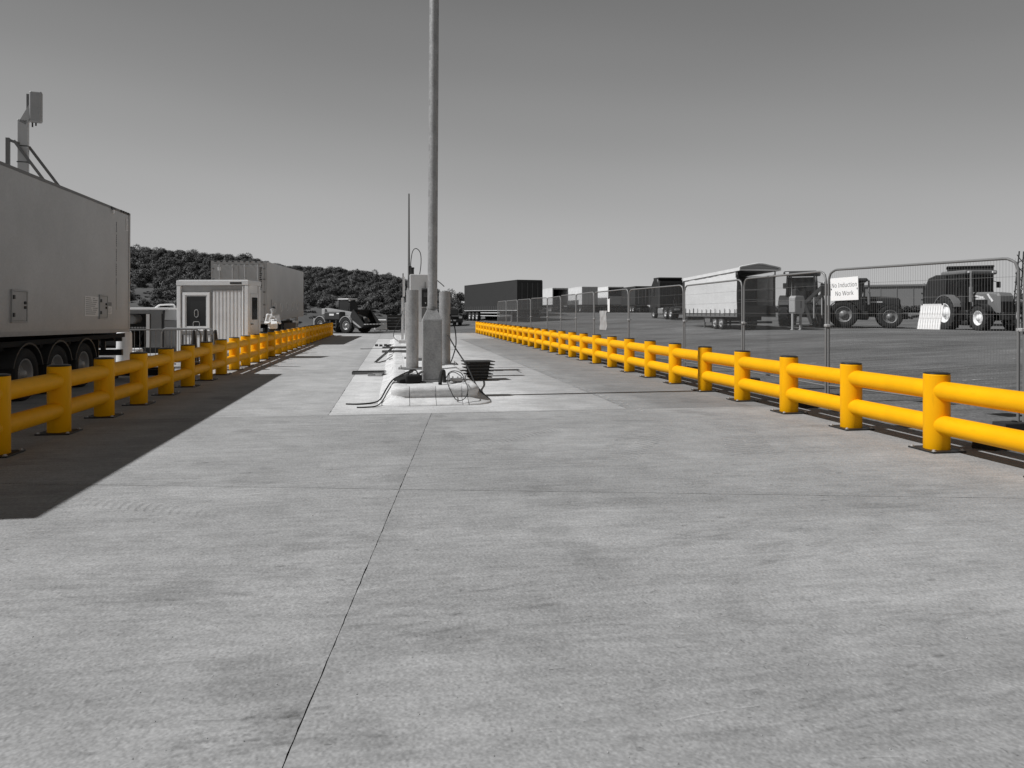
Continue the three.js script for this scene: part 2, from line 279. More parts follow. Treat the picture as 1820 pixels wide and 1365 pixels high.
// ---------------------------------------------------------------- kerbed island between the lanes
const IX0 = -.03, IX1 = 1.37, IZ0 = -12.56, IZ1 = -41;
{
  const t = thing('kerbed_island', 'long raised concrete island with flared kerb units carrying the lamp column', 'traffic island', [0, 0, 0]);
  // profile: distance outwards from the face line, height
  const P = [[-.22, .292], [-.05, .302], [.0, .296], [.035, .272], [.052, .235], [.05, .195], [.034, .158], [.03, .135], [.045, .112], [.09, .088], [.17, .058], [.25, .03], [.262, .012], [.264, .002]];
  // plan path of the face line, going round from the front middle; corners rounded
  const r = .16, path = []; // [x, z, nx, nz, s]
  const arc = (cx, cz, a0, a1, m) => { for (let i = 0; i <= m; i++) { const a = a0 + (a1 - a0) * i / m; path.push([cx + Math.cos(a) * r, cz + Math.sin(a) * r, Math.cos(a), Math.sin(a)]); } };
  arc(IX1 - r, IZ0 - r, PI / 2, 0, 8); arc(IX1 - r, IZ1 + r, 0, -PI / 2, 8); arc(IX0 + r, IZ1 + r, -PI / 2, -PI, 8); arc(IX0 + r, IZ0 - r, PI, PI / 2, 8);
  let S = 0; const pts = [[...path[0], 0]];
  for (let i = 1; i <= path.length; i++) { const q = path[i % path.length], p = path[(i - 1) % path.length]; S += Math.hypot(q[0] - p[0], q[1] - p[1]); pts.push([...q, S]); }
  const at = s => { s = clamp(s, 0, S); let k = 1; while (k < pts.length - 1 && pts[k][4] < s) k++; const a = pts[k - 1], b = pts[k], t = (s - a[4]) / Math.max(1e-6, b[4] - a[4]); return [0, 1, 2, 3].map(i => a[i] + (b[i] - a[i]) * t); };
  const cuts = [0]; { const cor = .16 * PI / 2 + .12; let s = cor; const straight = (len, u) => { const m = Math.max(1, Math.round(len / u)); for (let i = 0; i < m; i++) { cuts.push(s); s += len / m; } cuts.push(s); };
    const w = IX1 - IX0 - 2 * r, l = IZ0 - IZ1 - 2 * r, c = .16 * PI / 2;
    s = c + .1; straight(l - .2, .915); s += c + .2; straight(w - .2, .55); s += c + .2; straight(l - .2, .915); s += c + .2; straight(w - .2, .5); cuts.push(S); }
  const U = [...new Set(cuts.map(v => +v.toFixed(4)))].sort((a, b) => a - b);
  for (let q = 0; q < U.length - 1; q++) {
    const s0 = U[q] + .004, s1 = U[q + 1] - .004, m = Math.max(2, Math.ceil((s1 - s0) / .07)); if (s1 - s0 < .03) continue;
    const pos = [], uv = [], idx = [], jig = (hash(q, 5, 9) - .5) * .008;
    for (let i = 0; i <= m; i++) { const [x, z, nx, nz] = at(s0 + (s1 - s0) * i / m); const nl = Math.hypot(nx, nz); let arcL = 0;
      for (let k = 0; k < P.length; k++) { const o = P[k][0] + jig * (P[k][0] > -.1 ? 1 : 0) + (noise(x * 5 + k * .3, z * 5, 77) - .5) * .0025; pos.push(x + nx / nl * o, P[k][1], z + nz / nl * o); if (k) arcL += Math.hypot(P[k][0] - P[k - 1][0], P[k][1] - P[k - 1][1]); uv.push(s0 + (s1 - s0) * i / m, arcL + q * .37); } }
    const n = P.length; for (let i = 0; i < m; i++) for (let k = 0; k < n - 1; k++) { const a = i * n + k; idx.push(a, a + n, a + 1, a + 1, a + n, a + n + 1); }
    for (const e of [0, m]) { const c = pos.length / 3, b = e * n; const [x, z] = at(s0 + (s1 - s0) * e / m); pos.push(x, 0, z); uv.push(0, 0); for (let k = 0; k < n; k++) { pos.push(pos[3 * (b + k)], pos[3 * (b + k) + 1], pos[3 * (b + k) + 2]); uv.push(0, k * .03); } for (let k = 0; k < n - 1; k++) idx.push(c, c + 1 + k, c + 2 + k); }
    const g = new THREE.BufferGeometry(); g.setAttribute('position', new THREE.Float32BufferAttribute(pos, 3)); g.setAttribute('uv', new THREE.Float32BufferAttribute(uv, 2)); g.setIndex(idx); g.computeVertexNormals();
    part('kerb_unit', g, M.kerb, t);
  }
  const top = new THREE.PlaneGeometry(IX1 - IX0 - .3, IZ0 - IZ1 - .3, 4, 60).rotateX(-PI / 2).translate((IX0 + IX1) / 2, .288, (IZ0 + IZ1) / 2);
  { const p = top.attributes.position, uv = top.attributes.uv; for (let i = 0; i < p.count; i++) { uv.setXY(i, p.getX(i), p.getZ(i)); p.setY(i, p.getY(i) + (noise(p.getX(i) * 3, p.getZ(i) * 3, 81) - .5) * .006); } top.computeVertexNormals(); }
  part('island_top', [top], M.island, t);
}
// lamp column: boxed square base, pyramid shoulder, round galvanised shaft
{
  const t = thing('lamp_column', 'tall galvanised lamp column with boxed square base on the front of the island', 'lamp post', [.66, .292, -13.66]);
  part('base_plate', [rb(.50, .02, .50, .004, 0, .012, 0)], M.galvDark, t);
  const w = .177;
  part('base_box', [rb(2 * w, 1.10, 2 * w, .018, 0, .575, 0, 0, 0, 0, 3)], M.galv, t);
  const sh = new THREE.CylinderGeometry(.086 * 1.25, w * Math.SQRT2 * .985, .21, 4, 1).rotateY(PI / 4).toNonIndexed(); sh.computeVertexNormals();
  part('shoulder', [mv(sh, 0, 1.228, 0)], M.galv, t);
  part('weld_collar', [cy(.1, .05, 0, 1.345, 0, 24, .092)], M.galvDark, t);
  const s = part('shaft', [cy(.089, 7.4, 0, 5.02, 0, 28, .087)], M.galv, t); s.rotation.z = -.006;
  part('access_door', [rb(.14, .42, .012, .006, 0, .62, w + .001)], M.galvDark, t).rotation.y = PI / 2;
  const gus = []; for (const [a, b] of [[-1, 0], [1, 0]]) gus.push(mv(ext([[0, 0], [.07, 0], [0, .12]], .014), a * w, .02, -.06, 0, a > 0 ? 0 : PI, 0), mv(ext([[0, 0], [.07, 0], [0, .12]], .014), a * w, .02, .07, 0, a > 0 ? 0 : PI, 0));
  part('gussets', gus, M.galv, t);
  const bo = []; for (const a of [-.21, .21]) for (const b of [-.21, .21]) bo.push(cy(.012, .07, a, .05, b, 8), cy(.022, .02, a, .032, b, 6));
  part('anchor_bolts', bo, M.tubeSteel, t);
  part('lamp_arm', [bar([0, 8.7, 0], [.9, 8.86, 0], .035, 10)], M.galv, t); part('lamp_head', [rb(.62, .1, .26, .04, 1.1, 8.9, 0)], M.galv, t);
}
// two fat steel posts beside the column
for (const [x, z, h, lb] of [[.37, -16.62, 1.75, 'fat galvanised steel post left of the lamp column'], [1.17, -17.85, 1.75, 'fat galvanised steel post right of the lamp column, half hidden behind it']]) {
  const t = thing('steel_bollard', lb, 'bollard', [x, .292, z]);
  part('shell', [lathe([[.136, 0], [.136, h], [.131, h + .004], [.125, h], [.125, h - .35]], 36)], M.galv, t);
  part('infill', [cy(.125, .02, 0, h - .06, 0, 28)], M.island, t);
  part('base_plate', [rb(.62, .02, .5, .004, 0, .012, 0)], M.galvDark, t);
  const bo = []; for (const a of [-.25, .25]) for (const b of [-.2, .2]) bo.push(cy(.012, .05, a, .045, b, 8), cy(.022, .02, a, .03, b, 6)); part('anchor_bolts', bo, M.tubeSteel, t);
}
{ // driver terminal cabinet
  const t = thing('terminal_cabinet', 'tall pale weighbridge cabinet with dark intercom panel behind the steel posts', 'control cabinet', [.70, .292, -19.6]);
  part('plinth', [b2(-.36, .36, 0, .06, -.28, .28)], M.mid, t);
  part('lower_body', [rb(.66, .94, .5, .012, 0, .53, 0)], M.pure, t);
  part('upper_body', [rb(.66, 1.24, .5, .012, 0, 1.625, -.004)], M.offwhite, t);
  const p = part('intercom_panel', [rb(.2, .44, .03, .006, .07, 1.62, .262)], M.black, t);
  part('speaker_slots', [0, 1, 2, 3].map(i => b2(.02, .12, 1.66 + i * .03, 1.672 + i * .03, .277, .281)), M.mid, p); part('call_button', [cy(.016, .014, .07, 1.5, .28, 12, .016, PI / 2)], M.lamp, p);
  part('lower_panel', [rb(.2, .3, .02, .005, .07, 1.22, .257)], M.mid, t);
  part('reader_hood', [b2(-.03, .17, 1.85, 1.87, .25, .36)], M.black, t);
  const a = part('antenna', [cy(.008, .16, .06, 1.97, .27, 6)], M.cable, t);
  part('vent_stack', [cy(.05, .16, -.27, 2.33, 0, 14), cy(.06, .03, -.27, 2.42, 0, 14)], M.black, t);
  part('door_handle', [rb(.02, .12, .03, .005, -.25, .7, .26)], M.black, t);
}
{ // whip mast with a sagging loop of cable
  const t = thing('signal_mast', 'thin upright mast with a hooped cable left of the cabinet', 'mast', [.36, .292, -20.4]);
  part('foot', [rb(.26, .03, .26, .005, 0, .015, 0)], M.galvDark, t);
  part('lower_tube', [cy(.05, 1.9, 0, .97, 0, 14)], M.galv, t);
  part('upper_tube', [cy(.034, 2.6, 0, 3.2, 0, 12, .02)], M.mid, t);
  part('bracket', [rb(.1, .12, .08, .01, .04, 2.15, 0), rb(.09, .2, .06, .01, .03, 2.42, 0)], M.black, t);
  part('cable_hoop', [tube([[.04, 2.1, 0], [.05, 2.6, .02], [.1, 2.92, .03], [.2, 3.0, .03], [.31, 2.88, .02], [.33, 2.6, 0], [.29, 2.28, -.04], [.26, 2.2, -.2]], .011, 50, 7)], M.cable, t);
}
{ // barrier machines at the far end of the island
  const t = thing('barrier_cabinet', 'slim white barrier cabinet on a concrete foot at the far end of the island', 'control cabinet', [.42, .292, -30.5]);
  part('foot', [rb(.62, .14, .6, .02, 0, .07, 0)], M.kerb, t); part('cover', [rb(.3, 1.5, .3, .02, .1, .9, 0)], M.white, t); part('post', [b2(-.19, -.09, .14, 1.85, -.05, .05)], M.white, t); part('rod', [cy(.025, 1.1, -.12, 2.3, 0, 8)], M.mid, t);
  part('lead', [tube([[-.14, 1.3, .08], [-.22, 1.0, .1], [-.42, .6, .12], [-.5, .3, .12], [-.36, .12, .14], [-.1, .1, .2]], .014, 30, 6)], M.cable, t);
  part('boom_stub', [b2(-.12, -.04, 1.9, 2.7, .06, .1)], M.pure, t);
}
// loose things on and beside the island
{
  const tb = thing('tool_bag', 'black open tool bag lying at the left foot of the lamp column', 'bag', [.30, .292, -13.28]);
  part('bag_body', [rb(.3, .15, .24, .045, 0, .077, 0, 0, .2, 0, 3), rb(.22, .09, .2, .03, -.18, .05, .02, .1, .5, .1, 3)], M.matt, tb);
  part('handle', [tube([[-.08, .14, .05], [-.06, .22, .04], [.06, .22, .03], [.09, .14, .04]], .012, 18, 6)], M.black, tb);
  part('flap', [rb(.14, .012, .16, .005, .12, .17, 0, 0, .2, .5)], M.black, tb);
  part('spanner', [bar([-.3, .03, .06], [-.08, .05, .1], .012), rb(.07, .012, .05, .005, -.32, .03, .06)], M.tubeSteel, tb);
  const h = tag(part('duct_hose', [tube([[.87, .29, -13.3], [.86, .42, -13.27], [.845, .5, -13.2], [.81, .5, -13.1], [.78, .42, -12.98], [.765, .30, -12.9]], .033, 40, 10)], M.rubber), 'short fat black duct hose bent over in front of the lamp column', 'hose');
  const c = tag(part('wire_loop', [tube([[.86, .31, -13.15], [.9, .42, -13.1], [1.0, .5, -13.0], [1.12, .44, -12.75], [1.2, .3, -12.46], [1.18, .16, -12.37], [1.1, .085, -12.32], [1.0, .09, -12.36], [.93, .2, -12.44], [.88, .34, -12.62], [.9, .48, -12.85], [1.02, .52, -13.0], [1.16, .46, -13.1], [1.22, .31, -13.1]], .0075, 120, 6)], M.cable), 'thin black wire hanging in a loop over the island front', 'wire');
  const lay = (p, r, lb) => tag(part('loose_cable', [tube(p, r, 80, 6)], M.cable), lb, 'cable');
  lay([[.34, .36, -14.9], [.1, .325, -14.2], [-.05, .32, -13.6], [-.16, .2, -13.2], [-.26, .05, -12.95], [-.38, .016, -12.75], [-.62, .013, -12.62], [-.82, .013, -12.68]], .0135, 'black cable trailing off the left of the island, the longer outer one');
  lay([[.4, .33, -14.6], [.15, .31, -14.0], [-.02, .31, -13.3], [-.12, .2, -13.0], [-.22, .06, -12.6], [-.32, .014, -12.3], [-.5, .012, -12.2], [-.62, .012, -12.2]], .0105, 'black cable trailing off the left of the island, the shorter inner one');
  lay([[.38, .34, -15.6], [.2, .33, -15.0], [.05, .325, -14.2], [-.02, .318, -13.7], [.2, .31, -13.5], [.45, .32, -13.45]], .02, 'thick black cable lying along the top of the island by the bag');
  lay([[1.24, 1.0, -17.7], [1.36, .72, -16.9], [1.5, .4, -15.6], [1.56, .14, -14.6], [1.6, .05, -13.8], [1.63, .02, -12.9]], .018, 'thick black cable slung from the right steel post down beside the kerb');
  lay([[1.3, 1.5, -17.8], [1.4, 1.2, -17.75], [1.43, .8, -17.7], [1.36, .5, -17.7], [1.28, .33, -17.6]], .016, 'black cable bowed against the right side of the right steel post');
  lay([[.92, 4.3, -19.5], [.93, 3.4, -19.5], [.94, 2.6, -19.55], [1.2, 2.2, -18.6]], .012, 'thin cable coming down behind the lamp column shaft');
  // galvanised clamp parts lying to the right of the column
  const k = thing('clamp_parts', 'loose galvanised clamp and studs on the island right of the column', 'metal parts', [1.1, .292, -13.35]);
  part('clamp', [rb(.17, .02, .12, .004, 0, .012, 0), b2(-.09, -.07, .02, .1, -.05, .05), b2(.06, .08, .02, .08, -.05, .05)], M.galv, k);
  for (const [x, z, hh] of [[-.15, .02, .16], [.14, .05, .12], [.02, -.1, .09]]) part('stud', [cy(.012, hh, x, hh / 2, z, 8), cy(.022, .018, x, .03, z, 6)], M.galvDark, k);
  part('bracket', [rb(.2, .06, .09, .008, -.03, .05, .1, 0, .3, 0)], M.galv, k);
}
function grating(label, x, z, w, d, y, turn, tilt = 0) {
  const t = thing('steel_grating', label, 'grating', [x, y, z], turn, 'steel gratings around the island'); t.rotation.z = tilt;
  part('frame', [b2(-w / 2, w / 2, 0, .05, d / 2 - .012, d / 2), b2(-w / 2, w / 2, 0, .05, -d / 2, -d / 2 + .012), b2(-w / 2, -w / 2 + .012, 0, .05, -d / 2 + .013, d / 2 - .013), b2(w / 2 - .012, w / 2, 0, .05, -d / 2 + .013, d / 2 - .013)], M.mid, t);
  const g = prep(b2(-.004, .004, .004, .044, -d / 2 + .013, d / 2 - .013)), n = Math.floor((w - .05) / .042);
  for (let i = 0; i < n; i++) { const b = part('bar', g, M.dark, t); b.position.x = -w / 2 + .045 + i * .042; }
}
grating('ribbed steel drain grating on the pad left of the steel post', -.66, -19.0, .84, .5, .01, .02);
grating('ribbed grating panel beyond the left steel post, nearer of two leaning on the kerb', .03, -23.6, .9, .5, .292, 0);
grating('ribbed grating panel beyond the left steel post, farther of two lying on the island', .02, -26.2, .95, .5, .292, 0);
{ // long strip and offcuts
  const s = thing('angle_iron', 'long dark angle iron leaning from the kerb down to the pad', 'steel section', [-.33, .012, -24.3], 0);
  part('flange', [beam([-.28, .01, 1.3], [.2, .29, -1.5], .09, .012)], M.dark, s); part('web', [beam([-.24, .05, 1.3], [.24, .33, -1.5], .012, .08)], M.dark, s);
  const s2 = thing('flat_bar', 'dark flat steel bar lying across the pad and the kerb', 'steel section', [-.5, .02, -31.5]); part('bar', [beam([-.9, 0, 0], [.1, .02, 0], .06, .014), beam([.1, .02, 0], [.62, .3, -.05], .06, .014)], M.dark, s2); part('end_plate', [rb(.1, .016, .1, .003, -.9, .004, 0)], M.dark, s2);
  const s3 = thing('steel_offcuts', 'small heap of bright steel offcuts in front of the drain grating', 'metal parts', [-.45, .012, -18.2]);
  for (const [x, z, w, r, m] of [[-.12, 0, .2, .3, 'galv'], [.05, .05, .16, -.4, 'galv'], [.17, -.02, .1, .9, 'black'], [.22, .12, .09, .1, 'black'], [.02, -.14, .24, .05, 'galv']]) part('offcut', [rb(w, .05, .06, .006, x, .026, z, 0, r, 0)], M[m], s3);
  const s4 = thing('base_clamps', 'cluster of small bolts and clamps on the far corner of the pad', 'metal parts', [-.55, .012, -34]);
  for (const [x, z] of [[-.3, 0], [-.1, .2], [.1, -.1], [.3, .1], [.2, .4]]) part('clamp', [rb(.14, .09, .1, .01, x, .046, z)], M.dark, s4);
}
{ // stack of black plastic trays
  const t = thing('tray_stack', 'stack of black plastic chamber trays on the pad right of the island', 'plastic trays', [1.87, .004, -16.95], .12);
  for (let i = 0; i < 6; i++) {
    const y = i * .072, w = .40 + i * .018, top = i === 5, fl = w + .19;
    const r = sub('tray', t);
    const fr = (W, y0, y1, th) => [b2(-W / 2, W / 2, y0, y1, W / 2 * .8 - th, W / 2 * .8), b2(-W / 2, W / 2, y0, y1, -W / 2 * .8, -W / 2 * .8 + th), b2(-W / 2, -W / 2 + th, y0, y1, -W / 2 * .8 + th, W / 2 * .8 - th), b2(W / 2 - th, W / 2, y0, y1, -W / 2 * .8 + th, W / 2 * .8 - th)];
    part('wall', fr(w, y, y + .052, .02), M.plastic, r);
    part('flange', [...fr(fl, y + .050, y + .070, .10), ...(top ? [b2(-fl / 2 + .1, fl / 2 - .1, y + .055, y + .068, -fl * .4 + .1, fl * .4 - .1)] : [])], M.plastic, r);
    const ribs = []; for (let k = -4; k <= 4; k++) ribs.push(b2(k * w / 9 - .006, k * w / 9 + .006, y + .004, y + .05, w * .4, w * .4 + .024)); part('ribs', ribs, M.black, r);
    r.position.set((hash(i, 1, 1) - .5) * .014, 0, 0); r.rotation.y = (hash(i, 2, 1) - .5) * .06;
  }
  const c = tag(part('cable_coil', [tube((() => { const p = []; for (let i = 0; i <= 60; i++) { const a = i / 60 * TAU * 3; p.push([1.63 + Math.cos(a) * (.11 + .01 * (i % 7) / 7), .03 + i * .0012, -16.62 + Math.sin(a) * .1]); } return p; })(), .013, 160, 6)], M.cable), 'coil of black cable on the pad in front of the tray stack', 'cable');
}

// ---------------------------------------------------------------- wheels
function tyreGeo(r, w, rr_) { // axis along x
  const h = w / 2, g = lathe([[rr_, -h * .8], [rr_ + (r - rr_) * .3, -h], [r - .07 * r, -h * .98], [r - .015 * r, -h * .82], [r, -h * .6], [r, h * .6], [r - .015 * r, h * .82], [r - .07 * r, h * .98], [rr_ + (r - rr_) * .3, h], [rr_, h * .8]], 36).rotateZ(-PI / 2);
  return [g];
}
function lugs(r, w, n, hh) { const o = []; for (let i = 0; i < n; i++) for (const s of [-1, 1]) { const b = rb(w * .6, hh * 2, r * .12, .012, s * w * .24, r + hh * .1, 0, 0, s * .7, 0, 1); o.push(b.rotateX((i + (s > 0 ? .5 : 0)) / n * TAU)); } return o; }
function grooves(r, w) { const o = []; for (const k of [-.3, 0, .3]) o.push(lathe([[r - .004, w * (k - .02)], [r + .006, w * (k - .015)], [r + .006, w * (k + .015)], [r - .004, w * (k + .02)]], 36).rotateZ(-PI / 2)); return o; }
function rimGeo(r, w, deep) { // dished disc seen from +x and -x
  const o = w * .42, i = o - deep;
  return [lathe([[r, -o], [r * 1.03, -o * 1.02], [r * 1.03, o * 1.02], [r * .98, o * 1.04], [r * .9, o * .9], [r * .86, i], [r * .55, i - .02], [r * .5, i + .06], [r * .28, i + .09], [r * .25, i + .14], [0, i + .15]], 28).rotateZ(-PI / 2),
    ...Array.from({ length: 10 }, (_, k) => cy(r * .04, .05, r * .4 * Math.cos(k * TAU / 10), 0, 0, 6).rotateZ(PI / 2).translate(i + .07, 0, 0).translate(0, 0, 0)).map((g, k) => g.translate(0, r * .4 * Math.sin(k * TAU / 10) , 0).translate(0, 0, r * .4 * Math.cos(k * TAU / 10)))];
}
const wheelCache = {};
function wheel(parent, [x, y, z], r, w, rr_, o = {}) {
  const key = [r, w, rr_, o.lug, o.deep].join();
  const c = wheelCache[key] ??= { t: merge([...tyreGeo(r, w, rr_), ...(o.lug ? lugs(r * .97, w, o.lug, r * .045) : grooves(r, w))]), r: merge(rimGeo(rr_, w, o.deep ?? w * .3)) };
  const g = sub('wheel', parent); g.position.set(x, y, z); g.rotation.y = (o.flip ? PI : 0) + (o.steer ?? 0);
  part('tyre', c.t, M.rubber, g); part('rim', c.r, o.rim ?? M.rim, g); return g;
}
const arch = (r0, r1, w, a0, a1) => { const p = [], n = 12; for (let i = 0; i <= n; i++) { const a = a0 + (a1 - a0) * i / n; p.push([Math.cos(a) * r1, Math.sin(a) * r1]); } for (let i = n; i >= 0; i--) { const a = a0 + (a1 - a0) * i / n; p.push([Math.cos(a) * r0, Math.sin(a) * r0]); } return side(p, w); };

// ---------------------------------------------------------------- left: large box trailer
const glyphTex = (w, h, draw) => { const c = document.createElement('canvas'); c.width = w; c.height = h; const x = c.getContext('2d'); draw(x, w, h); const t = new THREE.CanvasTexture(c); t.colorSpace = THREE.SRGBColorSpace; t.anisotropy = 8; return t; };
const plateMat = glyphTex(128, 160, (x, w, h) => { x.fillStyle = '#d6d6d6'; x.fillRect(0, 0, w, h); x.fillStyle = '#6a6a6a'; for (let i = 0; i < 9; i++) { x.fillRect(8, 12 + i * 16, 46 + (i * 37) % 30, 5); x.fillRect(72, 12 + i * 16, 20 + (i * 23) % 30, 5); } });
M.plate = new THREE.MeshStandardMaterial({ map: plateMat, roughness: .6 });
{
  const L = 13.2, t = thing('box_trailer', 'large grey insulated box trailer at the left edge, its side in shade', 'trailer', [-6.36, 0, -19.1]);
  // local frame: x = 0 at the right side, -2.55 at the left; z = 0 at the rear, +L at the front; box tilts up to the front
  const tilt = sub('body', t); tilt.rotation.x = -.012;
  part('side_panel', [rb(2.55, 2.83, L, .03, -1.275, 2.515, L / 2, 0, 0, 0, 3)], M.body, tilt);
  part('bottom_rail', [b2(-2.56, .006, 1.075, 1.155, .02, L - .02)], M.pale, tilt);
  part('top_rail', [b2(-2.557, .008, 3.885, 3.94, -.006, L + .006)], M.mid, tilt);
  part('corner_post', [b2(-.1, .008, 1.156, 3.884, -.008, .10)], M.pale, tilt); part('corner_post', [b2(-2.557, -2.45, 1.156, 3.884, -.008, .10)], M.pale, tilt);
  for (const x of [-1.9, -.66]) part('rear_door', [rb(1.2, 2.6, .04, .012, x, 2.5, -.02)], M.body, tilt);
  part('marker_lamp', [cy(.045, .03, .02, 3.83, 1.12, 12, .045, 0, PI / 2), cy(.05, .02, .012, 3.83, 1.12, 12, .05, 0, PI / 2)], M.pure, tilt); part('lamp_bracket', [rb(.02, .05, .22, .005, .016, 3.9, 1.12)], M.black, tilt);
  part('roof_clips', [.15, .3, .45, .6].map(z => rb(.02, .05, .08, .006, .016, 3.915, z)), M.black, tilt);
  const plate = (x0, x1, y0, y1, z0, z1) => { const g = new THREE.BoxGeometry(x1 - x0, y1 - y0, z1 - z0); g.translate((x0 + x1) / 2, (y0 + y1) / 2, (z0 + z1) / 2); return g; };
  part('corner_label', [plate(.002, .006, 3.5, 3.78, .13, .3)], M.plate, tilt);
  const marks = []; for (let i = 0; i < 30; i++) { const y = 3.62 - i * .048; if (i % 7 !== 5) marks.push(b2(.0015, .0045, y - .036, y, .86, .885 + .02 * hash(i, 3, 3))); } part('side_lettering', marks, M.mid, tilt); part('seam', [b2(.0012, .004, 1.6, 2.3, .87, .879)], M.mid, tilt);
  for (const [z0, z1, y0, y1] of [[5.1, 5.58, 1.34, 1.84], [1.47, 1.86, 1.42, 1.88]]) {
    const hch = part('hatch', [rb(.03, y1 - y0, z1 - z0, .008, .007, (y0 + y1) / 2, (z0 + z1) / 2)], M.pale, tilt);
    part('hatch_frame', [b2(-.002, .03, y1 + .004, y1 + .03, z0 - .03, z1 + .03), b2(-.002, .03, y0 - .035, y0 - .004, z0 - .03, z1 + .03), b2(-.002, .03, y0 - .003, y1 + .003, z1 + .006, z1 + .03), b2(-.002, .03, y0 - .003, y1 + .003, z0 - .03, z0 - .006)], M.pale, hch);
    part('latch', [rb(.03, .05, .05, .008, .032, (y0 + y1) / 2 - .02, z0 + .07), rb(.03, .05, .05, .008, .032, (y0 + y1) / 2 + .06, z0 + .07)], M.black, hch);
    part('hinge', [rb(.04, .07, .06, .008, .026, y0 + .1, z1 - .02), rb(.04, .07, .06, .008, .026, y1 - .1, z1 - .02)], M.black, hch);
  }
  part('notice_plate', [plate(.0012, .005, 1.44, 1.86, 1.9, 2.62)], M.plate, tilt); part('notice_plate', [plate(.0012, .005, 1.5, 1.66, 1.16, 1.42)], M.plate, tilt); part('stain', [b2(.0012, .004, 1.68, 1.76, 1.16, 1.4)], M.mid, tilt);
  const ch = sub('chassis', t);
  part('beam', [b2(-.9, -.7, .78, 1.06, .3, L - .4), b2(-1.85, -1.65, .78, 1.06, .3, L - .4), b2(-.12, -.03, .96, 1.05, .2, L - .4), ...[.6, 1.5, 3, 4.2, 5.6, 7, 9].map(z => b2(-2.4, -.1, .9, 1.05, z, z + .12))], M.matt, ch);
  part('cross_box', [b2(-.75, -.1, .62, .95, 6.2, 7.2), b2(-.7, -.12, .5, .92, 7.6, 9.6)], M.black, ch); part('pallet_box_rail', [b2(-.1, -.06, .97, 1.04, .9, 6.2)], M.mid, ch);
  part('bumper', [b2(-2.4, -.12, .52, .66, .05, .15), b2(-.6, -.5, .66, 1.0, .07, .13), b2(-2.0, -1.9, .66, 1.0, .07, .13)], M.black, ch);
  part('rear_lamps', [rb(.4, .14, .06, .015, -.35, .92, .04), rb(.4, .14, .06, .015, -2.2, .92, .04)], M.dark, ch);
  part('air_tanks', [cy(.15, .8, -1.27, .72, 5.9, 16, .15, 0, PI / 2), cy(.15, .8, -1.27, .72, 1.2, 16, .15, 0, PI / 2)], M.dark, ch);
  for (const z of [2.5, 3.72, 4.95]) {
    for (const x of [-.22, -2.33]) wheel(t, [x, .46, z], .46, .38, .27, { flip: x < -1, rim: M.rim, deep: .14 });
    part('mudguard', [arch(.53, .56, .44, .25, PI - .25).translate(-.22, .46, z), arch(.53, .56, .44, .25, PI - .25).translate(-2.33, .46, z)], M.dark, t);
    part('axle', [cy(.07, 1.7, -1.27, .46, z, 10, .07, 0, PI / 2)], M.matt, t);
  }
  part('mud_flap', [b2(-.42, -.04, .3, .95, 1.75, 1.77)], M.black, t); part('mud_flap', [b2(-2.5, -2.12, .3, .95, 1.75, 1.77)], M.black, t);
  for (const x of [-.5, -2.05]) part('landing_leg', [b2(x - .06, x + .06, .1, 1.05, 10.2, 10.32), rb(.3, .05, .3, .01, x, .05, 10.26)], M.dark, t);
}
// mast with an aerial panel behind the trailer
{
  const t = thing('aerial_mast', 'thick steel mast with a box aerial standing behind the large trailer', 'mast', [-9.85, 0, -21.6], .22);
  part('post', [rb(.24, 6.7, .2, .02, 0, 3.35, 0)], M.tubeSteel, t);
  part('crank', [beam([0, 6.6, 0], [.27, 7.16, 0], .2, .17)], M.tubeSteel, t);
  const p = part('aerial_panel', [rb(.3, .84, .16, .05, .3, 7.06, .05, 0, 0, 0, 4)], M.pale, t); part('back_rail', [b2(.08, .14, 6.75, 7.4, -.03, .05)], M.mid, p); part('connector', [cy(.02, .12, .22, 6.58, .05, 8), cy(.02, .08, .3, 6.6, .05, 8)], M.black, p);
  part('clamp_band', [b2(-.13, .13, 5.98, 6.0, -.12, .12), b2(-.13, .13, 5.55, 5.57, -.12, .12), b2(-.13, .13, 5.2, 5.22, -.12, .12)], M.dark, t);
  for (const [a, b] of [[[-.18, 6.1, .15], [2.2, 2.6, .15]], [[.1, 6.02, -.15], [2.45, 2.6, -.15]]]) part('brace', [beam(a, b, .07, .07)], M.mid, t);
  part('side_post', [b2(-.36, -.27, 2.6, 6.16, .1, .2)], M.mid, t); part('head_bar', [beam([-.32, 6.12, .15], [0, 6.02, .05], .06, .06)], M.mid, t);
  part('ballast', [rb(4.8, .5, 2.0, .05, .4, .25, 0)], M.kerb, t); part('frame', [beam([-.32, 2.6, .15], [2.5, 2.6, .15], .1, .1), beam([-.32, 2.6, -.15], [2.5, 2.6, -.15], .1, .1), b2(2.4, 2.5, .5, 2.6, -.2, .2), b2(-.36, -.27, .5, 2.6, .1, .2)], M.mid, t);
}
